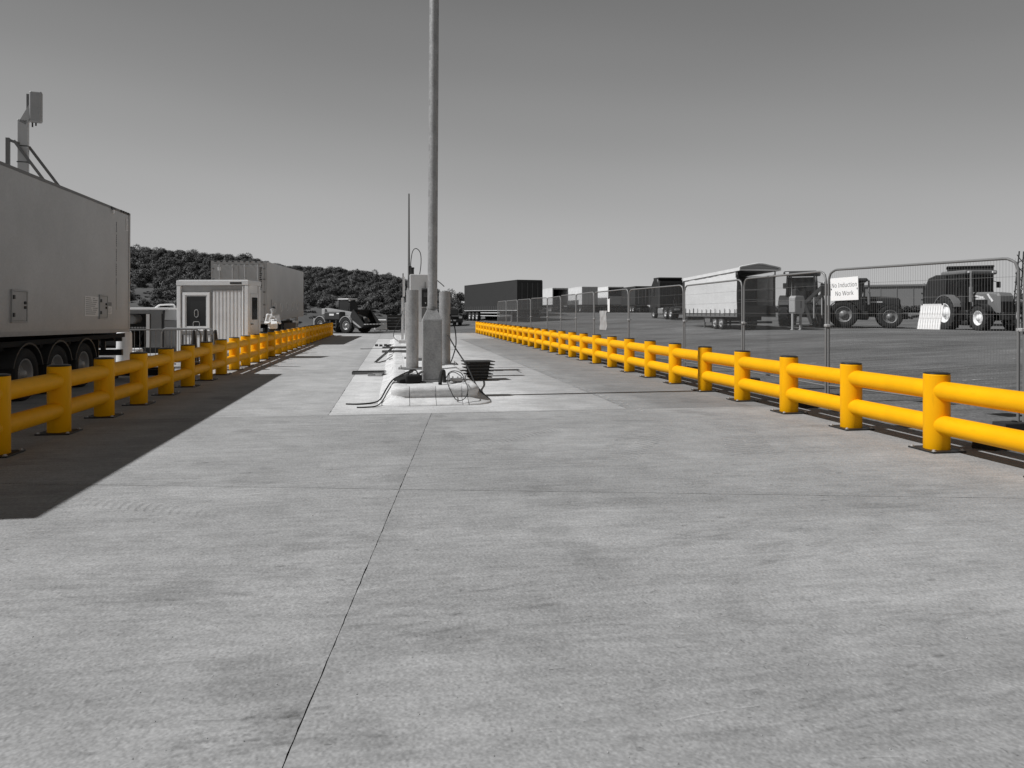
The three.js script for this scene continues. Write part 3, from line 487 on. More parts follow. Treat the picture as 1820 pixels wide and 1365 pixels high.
// site cabin
{
  const W = 2.5, D = .98, H = 2.62, t = thing('site_cabin', 'pale ribbed gatehouse cabin with white framed window behind the left barrier', 'cabin', [-6.07, 0, -26.05], -.24);
  t.children.length = 0; const h = W / 2;
  for (const [x, z] of [[-h + .07, -.07], [h - .07, -.07], [-h + .07, -D + .07], [h - .07, -D + .07]]) part('corner_post', [rb(.14, H - .34, .14, .02, x, H / 2, z)], M.offwhite, t);
  part('floor_frame', [rb(W, .16, D, .015, 0, .1, -D / 2)], M.mid, t);
  part('roof_frame', [rb(W + .02, .17, D + .02, .02, 0, H - .085, -D / 2)], M.white, t); part('roof_sheet', [rb(W - .1, .03, D - .1, .01, 0, H + .012, -D / 2)], M.pale, t);
  const rib = (w, y0, y1) => { const p = [], n = Math.round(w / .125); p.push([-w / 2, -.03]); for (let i = 0; i < n; i++) { const a = -w / 2 + i * w / n, s = w / n; p.push([a + s * .12, -.004], [a + s * .24, .026], [a + s * .76, .026], [a + s * .88, -.004]); } p.push([w / 2, -.03]); return ext(p, y1 - y0).rotateX(PI / 2).translate(0, (y0 + y1) / 2, 0); };
  const wx0 = -h + .16, wx1 = -h + 1.16; // window span
  const fw = sub('front_wall', t);
  part('ribbed_panel', [rib(h - .15 - wx1 - .05, .19, H - .34).rotateY(0).translate((wx1 + .05 + h - .15) / 2, 0, -.075)], M.offwhite, fw);
  part('ribbed_panel', [rib(wx1 - wx0 - .02, .19, .78).translate((wx0 + wx1) / 2 + .02, 0, -.075)], M.offwhite, fw);
  part('flat_panel', [b2(wx0 - .012, wx1 + .045, .79, H - .18, -.1, -.085), b2(wx1 + .05, h - .145, H - .335, H - .18, -.1, -.082)], M.pale, fw);
  const win = sub('window', t), x0 = wx0 + .03, x1 = wx1 - .02, y0 = .95, y1 = 2.22;
  part('window_frame', [b2(x0, x1, y1 - .09, y1, -.082, -.02), b2(x0, x1, y0, y0 + .09, -.082, -.02), b2(x0, x0 + .09, y0 + .091, y1 - .091, -.082, -.021), b2(x1 - .09, x1, y0 + .091, y1 - .091, -.082, -.021), rb(x1 - x0 + .04, .03, .07, .006, (x0 + x1) / 2, y0 - .015, -.03)], M.pure, win);
  part('sash', [b2(x0 + .092, x1 - .092, y1 - .13, y1 - .092, -.08, -.04), b2(x0 + .092, x1 - .092, y0 + .092, y0 + .13, -.08, -.04), b2(x0 + .092, x0 + .13, y0 + .131, y1 - .131, -.08, -.041), b2(x1 - .13, x1 - .092, y0 + .131, y1 - .131, -.08, -.041)], M.white, win);
  part('pane', [b2(x0 + .13, x1 - .13, y0 + .13, y1 - .13, -.075, -.068)], M.glass, win);
  const cx = (x0 + x1) / 2, yv = y0 + .56; const ov = []; for (let i = 0; i < 24; i++) { const a = i / 24 * TAU; ov.push([cx + .065 * Math.cos(a), yv + .075 * Math.sin(a) + (Math.sin(a) > 0 ? .05 : -.05), -.058]); }
  part('speak_ring', [tube(ov, .011, 60, 6, true, .2)], M.pale, win); part('pay_hatch', [tube([[cx - .11, y0 + .13, -.058], [cx - .11, y0 + .24, -.058], [cx - .08, y0 + .28, -.058], [cx + .08, y0 + .28, -.058], [cx + .11, y0 + .24, -.058], [cx + .11, y0 + .13, -.058]], .011, 50, 6, false, .1)], M.pale, win);
  part('vent', [b2(.62, 1.02, H - .125, H - .06, -.0, .016)], M.black, t); part('downpipe', [cy(.03, H - .4, h - .18, H / 2, -.02, 10)], M.white, t);
  // right-hand end: door with a window
  const dw = sub('end_wall', t); part('wall_panel', [b2(h - .06, h - .045, .19, H - .17, -D + .15, -.15)], M.offwhite, dw);
  part('door_leaf', [rb(.04, 1.98, .62, .01, h - .03, 1.2, -.49)], M.white, dw); part('door_pane', [b2(h - .008, h - .002, 1.3, 2.05, -.72, -.3)], M.glass, dw); part('handle', [rb(.05, .03, .14, .008, h + .01, 1.15, -.27)], M.black, dw);
  part('back_wall', [b2(-h + .14, h - .14, .19, H - .17, -D + .02, -D + .05)], M.offwhite, t); part('left_wall', [b2(-h + .02, -h + .05, .19, H - .17, -D + .15, -.15)], M.offwhite, t);
}
// second trailer behind the cabin, nose towards the back
{
  const L = 12.8, W = 2.5, t = thing('box_trailer', 'grey refrigerated box trailer behind the cabin, its rear doors towards us', 'trailer', [-7.25, 0, -36.3], -.012);
  const b = sub('body', t); b.rotation.x = .016;
  part('box', [rb(W, 2.85, L, .03, 0, 2.52, -L / 2, 0, 0, 0, 3)], M.body, b);
  part('rear_frame', [b2(-W / 2 - .004, W / 2 + .004, 3.8, 3.96, -.1, .03), b2(-W / 2 - .004, -W / 2 + .1, 1.1, 3.799, -.1, .03), b2(W / 2 - .1, W / 2 + .004, 1.1, 3.799, -.1, .03), b2(-W / 2, W / 2, 1.0, 1.1, -.1, .03)], M.pale, b);
  for (const s of [-1, 1]) { const d = part('rear_door', [rb(1.13, 2.66, .05, .012, s * .57, 2.45, .02)], M.body, b); for (const x of [.28, .86]) part('locking_bar', [cy(.018, 2.7, s * x, 2.45, .07, 8), ...[1.3, 2.2, 3.1, 3.7].map(y => rb(.09, .05, .05, .01, s * x, y, .06))], M.tubeSteel, d); part('hinge', [1.3, 1.9, 2.5, 3.1, 3.6].map(y => rb(.1, .06, .04, .01, s * 1.14, y, .05)), M.mid, d); }
  part('top_lamps', Array.from({ length: 9 }, (_, i) => rb(.1, .05, .03, .008, -1.05 + i * .26, 3.92, .04)), M.dark, b);
  part('door_notice', [b2(-.96, -.8, 3.5, 3.66, .047, .05)], M.pure, b);
  const mk = []; for (let i = 0; i < 12; i++) mk.push(b2(.93, 1.05 - .02 * (i % 3), 3.6 - i * .09, 3.66 - i * .09, .047, .05)); part('door_lettering', mk, M.dark, b);
  const sm = []; for (let i = 0; i < 5; i++) sm.push(tube(Array.from({ length: 10 }, (_, k) => [W / 2 + .004, 1.75 + .22 * Math.sin(k / 10 * TAU), -2.2 - i * 1.9 + .32 * Math.cos(k / 10 * TAU)]), .016, 30, 4, true)); part('side_emblem', sm, M.pure, b);
  part('side_mark', [b2(W / 2 + .001, W / 2 + .005, 1.6, 2.15, -1.3, -1.1)], M.mid, b);
  part('chassis', [b2(-.6, -.45, .75, 1.05, -L + .3, -.2), b2(.45, .6, .75, 1.05, -L + .3, -.2), b2(-1.2, 1.2, .5, .64, -.2, -.08)], M.matt, t); part('side_guard', [b2(1.18, 1.22, .5, .95, -9.5, -5.2)], M.black, t);
  for (const z of [-1.9, -3.2, -4.5]) for (const x of [-1.05, 1.05]) wheel(t, [x, .5, z], .5, .36, .29, { flip: x < 0, rim: M.darkRim });
  for (const x of [-.8, .8]) part('landing_leg', [b2(x - .06, x + .06, .05, 1.0, -10.6, -10.5), rb(.28, .05, .28, .01, x, .04, -10.55)], M.dark, t);
}
// things behind the left barrier
{
  const t = thing('plastic_drum', 'pale plastic drum standing behind the rear of the large trailer', 'drum', [-6.95, 0, -20.5]); t.scale.set(.62, .87, .62);
  part('shell', [lathe([[0, 0], [.27, 0], [.29, .04], [.3, .3], [.31, .34], [.3, .38], [.3, .66], [.31, .7], [.3, .74], [.29, 1.16], [.25, 1.22], [0, 1.23]], 26)], M.offwhite, t); part('lid', [cy(.1, .04, .1, 1.245, .05, 14)], M.black, t); part('bung', [cy(.05, .05, -.12, 1.25, -.05, 12)], M.black, t);
  const mk = (p, turn, lb) => { // crowd-control barrier
    const c = thing('crowd_barrier', lb, 'crowd barrier', p, turn); part('frame', [tube([[-.95, .12, 0], [-.95, .9, 0], [-.9, 1.03, 0], [-.8, 1.08, 0], [.8, 1.08, 0], [.9, 1.03, 0], [.95, .9, 0], [.95, .12, 0]], .02, 60, 8, false, .1), bar([-.95, .2, 0], [.95, .2, 0], .016)], M.mid, c);
    for (let i = 0; i < 14; i++) part('upright', [bar([-.84 + i * .129, .2, 0], [-.84 + i * .129, 1.08, 0], .008)], M.galvDark, c);
    for (const x of [-.7, .7]) part('foot', [tube([[x, .2, 0], [x, .06, .1], [x, .02, .28]], .018, 10, 6), tube([[x, .2, 0], [x, .06, -.1], [x, .02, -.28]], .018, 10, 6)], M.galvDark, c); return c;
  };
  mk([-6.2, 0, -21.2], .1, 'galvanised crowd barrier beside the pale drum behind the left yellow barrier'); mk([-5.95, 0, -22.6], -.5, 'galvanised crowd barrier standing askew in front of the dark equipment unit');
  { // fork frame lying under the trailer tail
    const c = thing('steel_frame', 'low black steel frame on the ground under the tail of the large trailer', 'steel frame', [-5.9, 0, -18.6]); part('side_bar', [b2(-.7, .7, .1, .24, -.05, .05), b2(-.7, .7, .1, .24, .5, .6)], M.matt, c); part('end_bar', [b2(-.7, -.6, .1, .24, .051, .499), b2(.6, .7, .1, .24, .051, .499)], M.matt, c); part('foot', [b2(-.65, -.55, 0, .1, -.05, .6), b2(.55, .65, 0, .1, -.05, .6)], M.matt, c);
  }
  for (const [x, z, lb] of [[-5.75, -22.5, 'dark traffic cone behind the left barrier, leftmost of three by the cabin'], [-5.7, -23.6, 'dark traffic cone behind the left barrier, shortest and middle of three by the cabin'], [-5.25, -22.9, 'dark traffic cone behind the left barrier, rightmost of three by the cabin']]) {
    const c = thing('traffic_cone', lb, 'traffic cone', [x, 0, z]); part('body', [lathe([[.17, .04], [.15, .1], [.04, 1.02], [.02, 1.03], [0, 1.03]], 18)], M.black, c); part('base', [rb(.42, .04, .42, .015, 0, .022, 0)], M.black, c); part('sleeve', [lathe([[.112, .42], [.09, .6]], 18)], M.mid, c);
  }
  // boxy equipment unit with an open dark side
  const v = thing('equipment_unit', 'dark boxy equipment unit with white roof between the large trailer and the cabin', 'equipment unit', [-9.0, 0, -26.7], -.04);
  part('back_panel', [b2(-1.55, 1.5, .25, 1.6, -1.3, -1.26)], M.black, v); part('left_panel', [b2(-1.6, -1.56, .2, 1.62, -1.3, 0)], M.mid, v);
  part('base_frame', [rb(3.2, .2, 1.4, .03, 0, .26, -.65)], M.matt, v); part('top_beam', [b2(-1.6, 1.2, 1.5, 1.62, -.06, .01)], M.mid, v);
  part('door_panel', [rb(.34, 1.3, .05, .015, .98, .98, .0)], M.mid, v); part('door_post', [b2(.66, .76, .35, 1.49, -.05, .02)], M.offwhite, v); part('corner_post', [b2(1.18, 1.24, .3, 1.62, -.06, .01)], M.black, v);
  part('end_panel', [mv(rb(.38, .95, .04, .01), 1.42, .8, -.05, 0, .2, 0)], M.mid, v); part('end_glass', [mv(rb(.38, .36, .03, .01), 1.42, 1.46, -.09, -.18, .2, 0)], M.body, v);
  part('roof', [rb(3.05, .07, 1.5, .02, -.1, 1.67, -.65)], M.pure, v); part('roof_handle', [tube([[.92, 1.7, -.1], [1.05, 1.79, -.1], [1.3, 1.81, -.1], [1.52, 1.8, -.1], [1.54, 1.7, -.1]], .032, 20, 6, false, .2)], M.pure, v); part('beacon', [cy(.07, .1, -.25, 1.75, -.4, 12), cy(.09, .03, -.25, 1.71, -.4, 12)], M.pure, v);
  part('round_tank', [mv(lathe([[0, -.3], [.14, -.3], [.17, -.26], [.17, .26], [.14, .3], [0, .3]], 20), .1, 1.32, -.45, PI / 2)], M.mid, v); part('gauge', [cy(.08, .05, -.4, 1.34, -.3, 16, .08, PI / 2)], M.mid, v);
  part('label_strip', Array.from({ length: 11 }, (_, i) => b2(-.35 + i * .09, -.29 + i * .09, 1.0, 1.05, -.22, -.2)), M.pale, v); part('shelf', [b2(-1.5, .65, .93, .97, -1.0, -.2)], M.dark, v);
  part('engine_block', [rb(1.1, .5, .7, .06, -.5, .62, -.6, 0, 0, 0, 3)], M.dark, v); part('hose', [tube([[-1.1, .9, -.3], [-1.0, 1.06, -.15], [-.6, 1.08, -.12], [-.3, .8, -.15], [-.25, .45, -.2]], .035, 30, 8)], M.rubber, v); part('hose', [tube([[.5, .95, -.3], [.4, .7, -.15], [.45, .45, -.1], [.2, .38, -.2]], .03, 24, 8)], M.rubber, v);
  part('leg', [b2(-1.5, -1.38, 0, .16, -.2, -.08)], M.mid, v); part('leg', [b2(1.38, 1.5, 0, .16, -.2, -.08)], M.mid, v); part('leg', [b2(-1.5, -1.38, 0, .16, -1.2, -1.08)], M.mid, v); part('leg', [b2(1.38, 1.5, 0, .16, -1.2, -1.08)], M.mid, v);
}
// ---------------------------------------------------------------- man behind the left barrier
{
  const P = tag(Object.assign(new THREE.Group(), { name: numbered('person') }), 'person in white long-sleeved shirt and dark trousers standing by the cabin holding papers', 'person'); P.position.set(-4.58, 0, -29.0); P.rotation.y = .25; scene.add(P);
  const V = (...a) => new THREE.Vector3(...a);
  const cap = (p, a, b, ra, rb_) => { const ab = b.clone().sub(a), t = clamp(p.clone().sub(a).dot(ab) / ab.lengthSq(), 0, 1); return p.distanceTo(a.clone().addScaledVector(ab, t)) - (ra + (rb_ - ra) * t); };
  const smin = (a, b, k) => { const h = clamp(.5 + .5 * (b - a) / k, 0, 1); return b + (a - b) * h - k * h * (1 - h); };
  function field(bones, k, lo, hi, cell, flat = 1, hem = -9) {
    const size = hi.clone().sub(lo), half = Math.max(size.x, size.y, size.z) / 2, n = Math.ceil(2 * half / cell) + 4, c = lo.clone().add(hi).multiplyScalar(.5);
    const mc = new MarchingCubes(n, M.skin, false, false, 60000); mc.isolation = 0; const p = new THREE.Vector3();
    for (let z = 0; z < n; z++) for (let y = 0; y < n; y++) for (let x = 0; x < n; x++) {
      p.set((x - n / 2) / (n / 2) * half + c.x, (y - n / 2) / (n / 2) * half + c.y, ((z - n / 2) / (n / 2) * half + c.z)); p.z *= flat;
      let d = 9; for (const b of bones) d = smin(d, cap(p, b[0], b[1], b[2], b[3]), k); mc.field[x + y * n + z * n * n] = -Math.max(d, hem - p.y);
    }
    mc.update(); const g = new THREE.BufferGeometry(); g.setAttribute('position', new THREE.BufferAttribute(mc.positionArray.slice(0, mc.count * 3), 3));
    g.scale(half, half, half).translate(c.x, c.y, c.z); const m = mergeVertices(g, 1e-4); m.computeVertexNormals(); return m;
  }
  const J = { hipL: V(-.09, .93, 0), hipR: V(.09, .93, 0), kneeL: V(-.11, .5, .02), kneeR: V(.1, .5, .03), anL: V(-.12, .08, -.02), anR: V(.11, .08, -.01), pel: V(0, .98, 0), chest: V(0, 1.3, 0), neck: V(0, 1.48, 0), head: V(0, 1.61, .03), shL: V(-.175, 1.43, 0), shR: V(.175, 1.43, 0), elL: V(-.25, 1.15, -.01), elR: V(.25, 1.15, -.01), wrL: V(-.13, 1.16, .22), wrR: V(.13, 1.2, .23) };
  const F = [[J.head.clone().add(V(0, .055, -.02)), J.head.clone().add(V(0, .045, -.035)), .092, .09], [J.head.clone().add(V(0, -.03, .015)), J.head.clone().add(V(0, -.075, .04)), .068, .045], [J.neck, J.head.clone().add(V(0, -.05, -.02)), .058, .055], [J.chest, J.neck, .12, .06], [V(-.05, 1.3, 0), V(-.04, 1.0, 0), .1, .1], [V(.05, 1.3, 0), V(.04, 1.0, 0), .1, .1], [V(-.06, 1.38, 0), J.shL, .07, .055], [V(.06, 1.38, 0), J.shR, .07, .055], [J.hipL, J.kneeL, .085, .058], [J.hipR, J.kneeR, .085, .058], [J.kneeL, J.anL, .055, .038], [J.kneeR, J.anR, .055, .038], [J.shL, J.elL, .056, .042], [J.shR, J.elR, .056, .042], [J.elL, J.wrL, .04, .027], [J.elR, J.wrR, .04, .027]];
  const body = [field(F, .025, V(-.42, 0, -.3), V(.42, 1.78, .4), .016)];
  // nose, ears, brow on a finer grid
  const h = J.head; body.push(field([[h.clone().add(V(0, .035, .088)), h.clone().add(V(0, -.005, .108)), .008, .014], [h.clone().add(V(-.086, .03, -.02)), h.clone().add(V(-.084, -.01, -.015)), .016, .012], [h.clone().add(V(.086, .03, -.02)), h.clone().add(V(.084, -.01, -.015)), .016, .012], [h.clone().add(V(-.04, .048, .078)), h.clone().add(V(.04, .048, .078)), .01, .01], [h.clone().add(V(-.02, -.045, .075)), h.clone().add(V(.02, -.045, .075)), .009, .009]], .006, h.clone().addScalar(-.14), h.clone().addScalar(.14), .005));
  for (const s of [-1, 1]) { // hands closed round the papers: palm, four fingers, thumb
    const w = s < 0 ? J.wrL : J.wrR, q = w.clone().add(V(-s * .055, .03, .03)), B = [[w, q, .024, .03], [q.clone().add(V(0, .02, 0)), q.clone().add(V(0, -.02, 0)), .027, .025]];
    for (let i = 0; i < 4; i++) { const a = q.clone().add(V(-s * .018, .028 - i * .019, .012)), l = [.036, .04, .038, .03][i], b = a.clone().add(V(-s * l, .004, .016)), c = b.clone().add(V(-s * .012, -.002, -.024)), d = c.clone().add(V(s * .016, 0, -.012)); B.push([a, b, .0095, .009], [b, c, .009, .0085], [c, d, .0085, .008]); }
    const ta = q.clone().add(V(0, .035, .01)), tb = ta.clone().add(V(-s * .03, .022, .01)); B.push([ta, tb, .012, .01], [tb, tb.clone().add(V(-s * .026, .004, .004)), .01, .009]);
    body.push(field(B, .006, q.clone().addScalar(-.12), q.clone().addScalar(.12), .005));
  }
  const fig = part('body', [merge(body)], M.skin, P);
  const S = [[V(-.06, 1.32, 0), V(-.055, .8, 0), .115, .118], [V(.06, 1.32, 0), V(.055, .8, 0), .115, .118], [V(0, 1.35, 0), V(0, 1.46, -.01), .1, .07], [V(-.06, 1.38, 0), J.shL, .085, .068], [V(.06, 1.38, 0), J.shR, .085, .068], [J.shL, J.elL, .064, .05], [J.shR, J.elR, .064, .05], [J.elL, J.wrL.clone().lerp(J.elL, .1), .05, .038], [J.elR, J.wrR.clone().lerp(J.elR, .1), .05, .038]];
  part('shirt', [field(S, .022, V(-.42, .85, -.3), V(.42, 1.56, .4), .014, 1, .93)], M.shirt, P);
  const T = [[J.hipL, J.kneeL, .095, .074], [J.hipR, J.kneeR, .095, .074], [J.kneeL, J.anL, .074, .062], [J.kneeR, J.anR, .074, .062], [V(-.05, .94, 0), V(.05, .94, 0), .095, .095]];
  part('trousers', [field(T, .03, V(-.3, .03, -.25), V(.3, 1.06, .3), .016)], M.trousers, P);
  part('hair', [field([[h.clone().add(V(0, .075, -.03)), h.clone().add(V(0, .07, -.045)), .096, .096], [h.clone().add(V(0, .03, -.06)), h.clone().add(V(0, -.01, -.07)), .07, .05]], .02, h.clone().addScalar(-.16), h.clone().add(V(.16, .2, .1)), .011)], M.hair, P);
  part('shoe', [field([[V(-.12, .05, -.04), V(-.13, .04, .13), .045, .038]], .01, V(-.22, -.02, -.12), V(-.04, .14, .2), .011)], M.black, P); part('shoe', [field([[V(.11, .05, -.03), V(.13, .04, .14), .045, .038]], .01, V(.02, -.02, -.12), V(.22, .14, .2), .011)], M.black, P);
  part('eye', [mv(new THREE.SphereGeometry(.011, 10, 8), h.x - .032, h.y + .028, h.z + .068), mv(new THREE.SphereGeometry(.011, 10, 8), h.x + .032, h.y + .028, h.z + .068)], M.hair, P);
  const pg = tag(new THREE.Group(), 'folded white papers held by the person in the white shirt', 'papers'); pg.name = numbered('papers'); pg.position.set(-4.58, 0, -29.0); pg.rotation.y = .25; scene.add(pg);
  part('sheet', [bx(.2, .004, .28, 0, 1.2, .31, .7, 0, .1), bx(.2, .003, .27, .01, 1.207, .312, .68, .05, .1)], M.paper, pg);
}

// ---------------------------------------------------------------- hill with bushes on the left
const hillTop = x => { const k = [[-160, 13], [-80, 13], [-50, 11.6], [-37, 10.1], [-25, 9.0], [-15, 7.9], [-6, 6.9], [0, 6.1], [5, 4.4], [10, 2.2], [16, .4], [30, 0]]; let i = 1; while (i < k.length - 1 && k[i][0] < x) i++; const t = clamp((x - k[i - 1][0]) / (k[i][0] - k[i - 1][0]), 0, 1); return k[i - 1][1] + (k[i][1] - k[i - 1][1]) * t; };
const hillY = (x, z) => { const foot = -77 - 6 * smooth(-10, 20, x), ridge = -112; const s = clamp((foot - z) / (foot - ridge), 0, 1); const bank = smooth(0, .12, s) * .14; return (hillTop(x) + (fbm(x * .12, z * .12, 301, 3) - .5) * 1.3 * smooth(0, .3, s)) * (bank + (1 - bank) * Math.pow(s, 1.12)) * smooth(20, 8, x) + (s > 0 ? 0 : -.06); };
{
  const pos = [], uv = [], col = [], idx = [], nx = 150, nz = 50;
  for (let j = 0; j <= nz; j++) for (let i = 0; i <= nx; i++) { const x = -160 + 180 * i / nx, z = -76 - 74 * j / nz; pos.push(x, hillY(x, z), z); uv.push(x, z); const c = .55 + fbm(x * .35, z * .8, 311, 4) * .9; col.push(c, c, c); }
  const n = nx + 1; for (let j = 0; j < nz; j++) for (let i = 0; i < nx; i++) { const a = j * n + i; idx.push(a, a + 1, a + n, a + 1, a + n + 1, a + n); }
  const g = new THREE.BufferGeometry(); g.setAttribute('position', new THREE.Float32BufferAttribute(pos, 3)); g.setAttribute('uv', new THREE.Float32BufferAttribute(uv, 2)); g.setAttribute('color', new THREE.Float32BufferAttribute(col, 3)); g.setIndex(idx); g.computeVertexNormals();
  const h = part('hill', g, M.soil); h.userData = { kind: 'structure' };
}
function leafBlob(s, n, lobes, size, squash = .8) { // crown of leaf clumps scattered through several lobes; radius about 1
  seed = s; const L = []; for (let i = 0; i < lobes; i++) L.push([rr(-.5, .5), rr(.25, .75) * squash, rr(-.5, .5), rr(.36, .58)]);
  const pos = [], nor = [], col = [], v = new THREE.Vector3(), a = new THREE.Vector3(), b = new THREE.Vector3();
  for (let i = 0; i < n; i++) {
    const l = L[i % lobes]; let X, Y, Z, q; do { X = rr(-1, 1); Y = rr(-1, 1); Z = rr(-1, 1); q = X * X + Y * Y + Z * Z; } while (q > 1 || q < .3);
    v.set(l[0] + X * l[3], Math.max(.02, l[1] + Y * l[3] * squash), l[2] + Z * l[3]);
    const sz = size * rr(.6, 1.3); a.set(rr(-1, 1), rr(-1, 1), rr(-1, 1)).normalize().multiplyScalar(sz); b.set(rr(-1, 1), rr(-.4, 1.2), rr(-1, 1)).normalize().multiplyScalar(sz);
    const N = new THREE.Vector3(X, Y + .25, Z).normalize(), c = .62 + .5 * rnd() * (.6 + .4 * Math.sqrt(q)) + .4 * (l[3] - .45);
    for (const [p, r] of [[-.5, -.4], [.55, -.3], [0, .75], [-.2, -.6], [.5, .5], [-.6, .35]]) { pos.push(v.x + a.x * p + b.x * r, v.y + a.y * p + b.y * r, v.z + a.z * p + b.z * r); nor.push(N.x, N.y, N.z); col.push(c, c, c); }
  }
  const g = new THREE.BufferGeometry(); g.setAttribute('position', new THREE.Float32BufferAttribute(pos, 3)); g.setAttribute('normal', new THREE.Float32BufferAttribute(nor, 3)); g.setAttribute('color', new THREE.Float32BufferAttribute(col, 3)); g.setAttribute('uv', new THREE.Float32BufferAttribute(new Float32Array(pos.length / 3 * 2), 2)); return g;
}
const stemGeo = s => { seed = s; return merge(Array.from({ length: 5 }, () => { const a = rr(0, TAU), l = rr(.4, .8); return bar([Math.cos(a) * .04, -.1, Math.sin(a) * .04], [Math.cos(a) * l * .5, l * .8, Math.sin(a) * l * .5], .022, 5); })); };
{
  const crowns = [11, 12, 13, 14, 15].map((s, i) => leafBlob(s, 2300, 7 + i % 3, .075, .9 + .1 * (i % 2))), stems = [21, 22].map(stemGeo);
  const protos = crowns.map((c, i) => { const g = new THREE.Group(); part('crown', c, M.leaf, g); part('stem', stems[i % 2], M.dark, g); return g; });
  seed = 99; const spots = [];
  for (let i = 0; i < 7000 && spots.length < 950; i++) {
    const x = rr(-52, 13), z = rr(-118, -82), h = hillY(x, z); if (h < .8) continue;
    const s = (z + 80) / (-112 + 80); if (rnd() > .1 + .95 * smooth(.2, .6, s - (x < -20 ? .12 : 0))) continue;       // the lower bank is mostly bare
    const r = rr(.7, 1.35) * (x < -20 ? 1.05 : .95); if (spots.some(p => Math.hypot(p[0] - x, p[1] - z) < (p[2] + r) * .58)) continue;
    spots.push([x, z, r, h]);
  }
  spots.sort((a, b) => (b[2] / Math.hypot(b[0], b[1])) - (a[2] / Math.hypot(a[0], a[1])));
  const few = spots.slice(0, 290), rest = spots.slice(290);
  for (const [x, z, r, h] of few) {
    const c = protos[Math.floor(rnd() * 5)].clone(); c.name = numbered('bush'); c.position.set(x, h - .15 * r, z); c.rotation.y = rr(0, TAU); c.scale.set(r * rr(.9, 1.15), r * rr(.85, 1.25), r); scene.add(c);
    tag(c, `dark rounded bush on the ${z < -107 ? 'crest' : z < -97 ? 'upper slope' : 'lower slope'} of the hill, ${x < -28 ? 'beyond the large trailer and cabin' : x < -14 ? 'above the second box trailer' : x < -5 ? 'above the pallets and loader' : 'towards the steel posts'}`, 'bush', 'rounded bushes covering the hill on the left');
  }
  const inst = (g, list, name, mat) => { const m = new THREE.InstancedMesh(g, mat, list.length), q = new THREE.Object3D(); list.forEach(([x, z, r, h, sy], i) => { q.position.set(x, h - .15 * r, z); q.rotation.y = rr(0, TAU); q.scale.set(r, r * (sy ?? 1), r); q.updateMatrix(); m.setMatrixAt(i, q.matrix); }); m.name = numbered(name); shadows(m); m.userData = { kind: 'stuff', label: '', category: '' }; scene.add(m); return m; };
  const more = inst(crowns[1], rest, 'distant_bushes', M.leaf); more.userData = { kind: 'stuff', label: 'mass of smaller dark bushes filling in between the others on the hill', category: 'bushes' };
  const scrub = []; for (let i = 0; i < 1500; i++) { const x = rr(-52, 14), z = rr(-110, -78), h = hillY(x, z); if (h > .15) scrub.push([x, z, rr(.22, .5), h, rr(.4, .8)]); }
  inst(leafBlob(31, 220, 4, .2, .6), scrub, 'low_scrub', M.scrub).userData = { kind: 'stuff', label: 'low dry scrub and grass on the slope of the hill', category: 'scrub' };
  // small trees and pale wall seen right of the steel posts
  for (const [x, z, r, lb] of [[9.2, -130, 1.9, 'small dark tree beyond the pale wall, left of the two'], [11.4, -131, 1.6, 'small dark tree beyond the pale wall, right of the two by the curtain trailer']]) {
    const t = thing('small_tree', lb, 'tree', on(x, z)); const c = part('crown', crowns[x > 10 ? 2 : 0], M.leaf, t); c.scale.set(r, r * 1.1, r); c.position.y = 2.0; part('trunk', [cy(.14, 2.6, 0, 1.2, 0, 8, .09), bar([0, 2.2, 0], [.6, 3.2, .2], .06), bar([0, 2.0, 0], [-.5, 3.0, -.2], .06)], M.dark, t);
  }
  const w = thing('boundary_wall', 'pale panelled boundary wall far behind the dark off-roader and curtain trailer', 'wall', on(4, -124)); for (let i = 0; i < 9; i++) { part('wall_panel', [rb(2.92, 1.9, .14, .02, -2 + i * 3, .95, 0)], M.pale, w); part('post', [b2(-3.54 + i * 3, -3.46 + i * 3, 0, 2.05, -.1, .1)], M.mid, w); } part('coping', [b2(-3.6, 23.6, 2.06, 2.14, -.13, .13)], M.offwhite, w);
  // hedge along the back of the yard with two posts
  seed = 5; const hd = []; for (let i = 0; i < 420; i++) { const x = rr(26, 150), z = -100 - 24 * smooth(70, 30, x) + rr(-1.2, 1.2); hd.push([x, z, rr(.9, 1.5), ground(x, z) + .05, .95]); }
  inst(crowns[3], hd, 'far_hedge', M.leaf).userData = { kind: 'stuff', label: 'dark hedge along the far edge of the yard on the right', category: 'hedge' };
  for (const [x, lb] of [[84.5, 'pale post in front of the far hedge, the left one of two'], [88.4, 'pale post in front of the far hedge, the right one of two']]) { const p = thing('gate_post', lb, 'post', on(x, -94.5)); part('shaft', [rb(.32, 1.75, .32, .04, 0, .87, 0)], M.white, p); part('cap', [lathe([[.24, 0], [.2, .08], [0, .14]], 4).translate(0, 1.76, 0)], M.white, p); }
  { const s = thing('storage_shed', 'long plain grey shed in the far distance behind the tractors', 'shed', on(114.8, -150), -.63); part('wall', [rb(27, 5.7, 12, .05, 0, 2.85, 0)], M.shed, s); part('roof', [rb(27.6, .5, 12.6, .1, 0, 5.92, 0)], M.mid, s); for (let i = 0; i < 9; i++) part('wall_rib', [b2(-13 + i * 3.2, -12.85 + i * 3.2, 0, 5.6, 6.01, 6.1)], M.shed, s); part('vent_hood', [rb(2.2, .9, .5, .1, -1, .75, 6.2)], M.pale, s); }
}

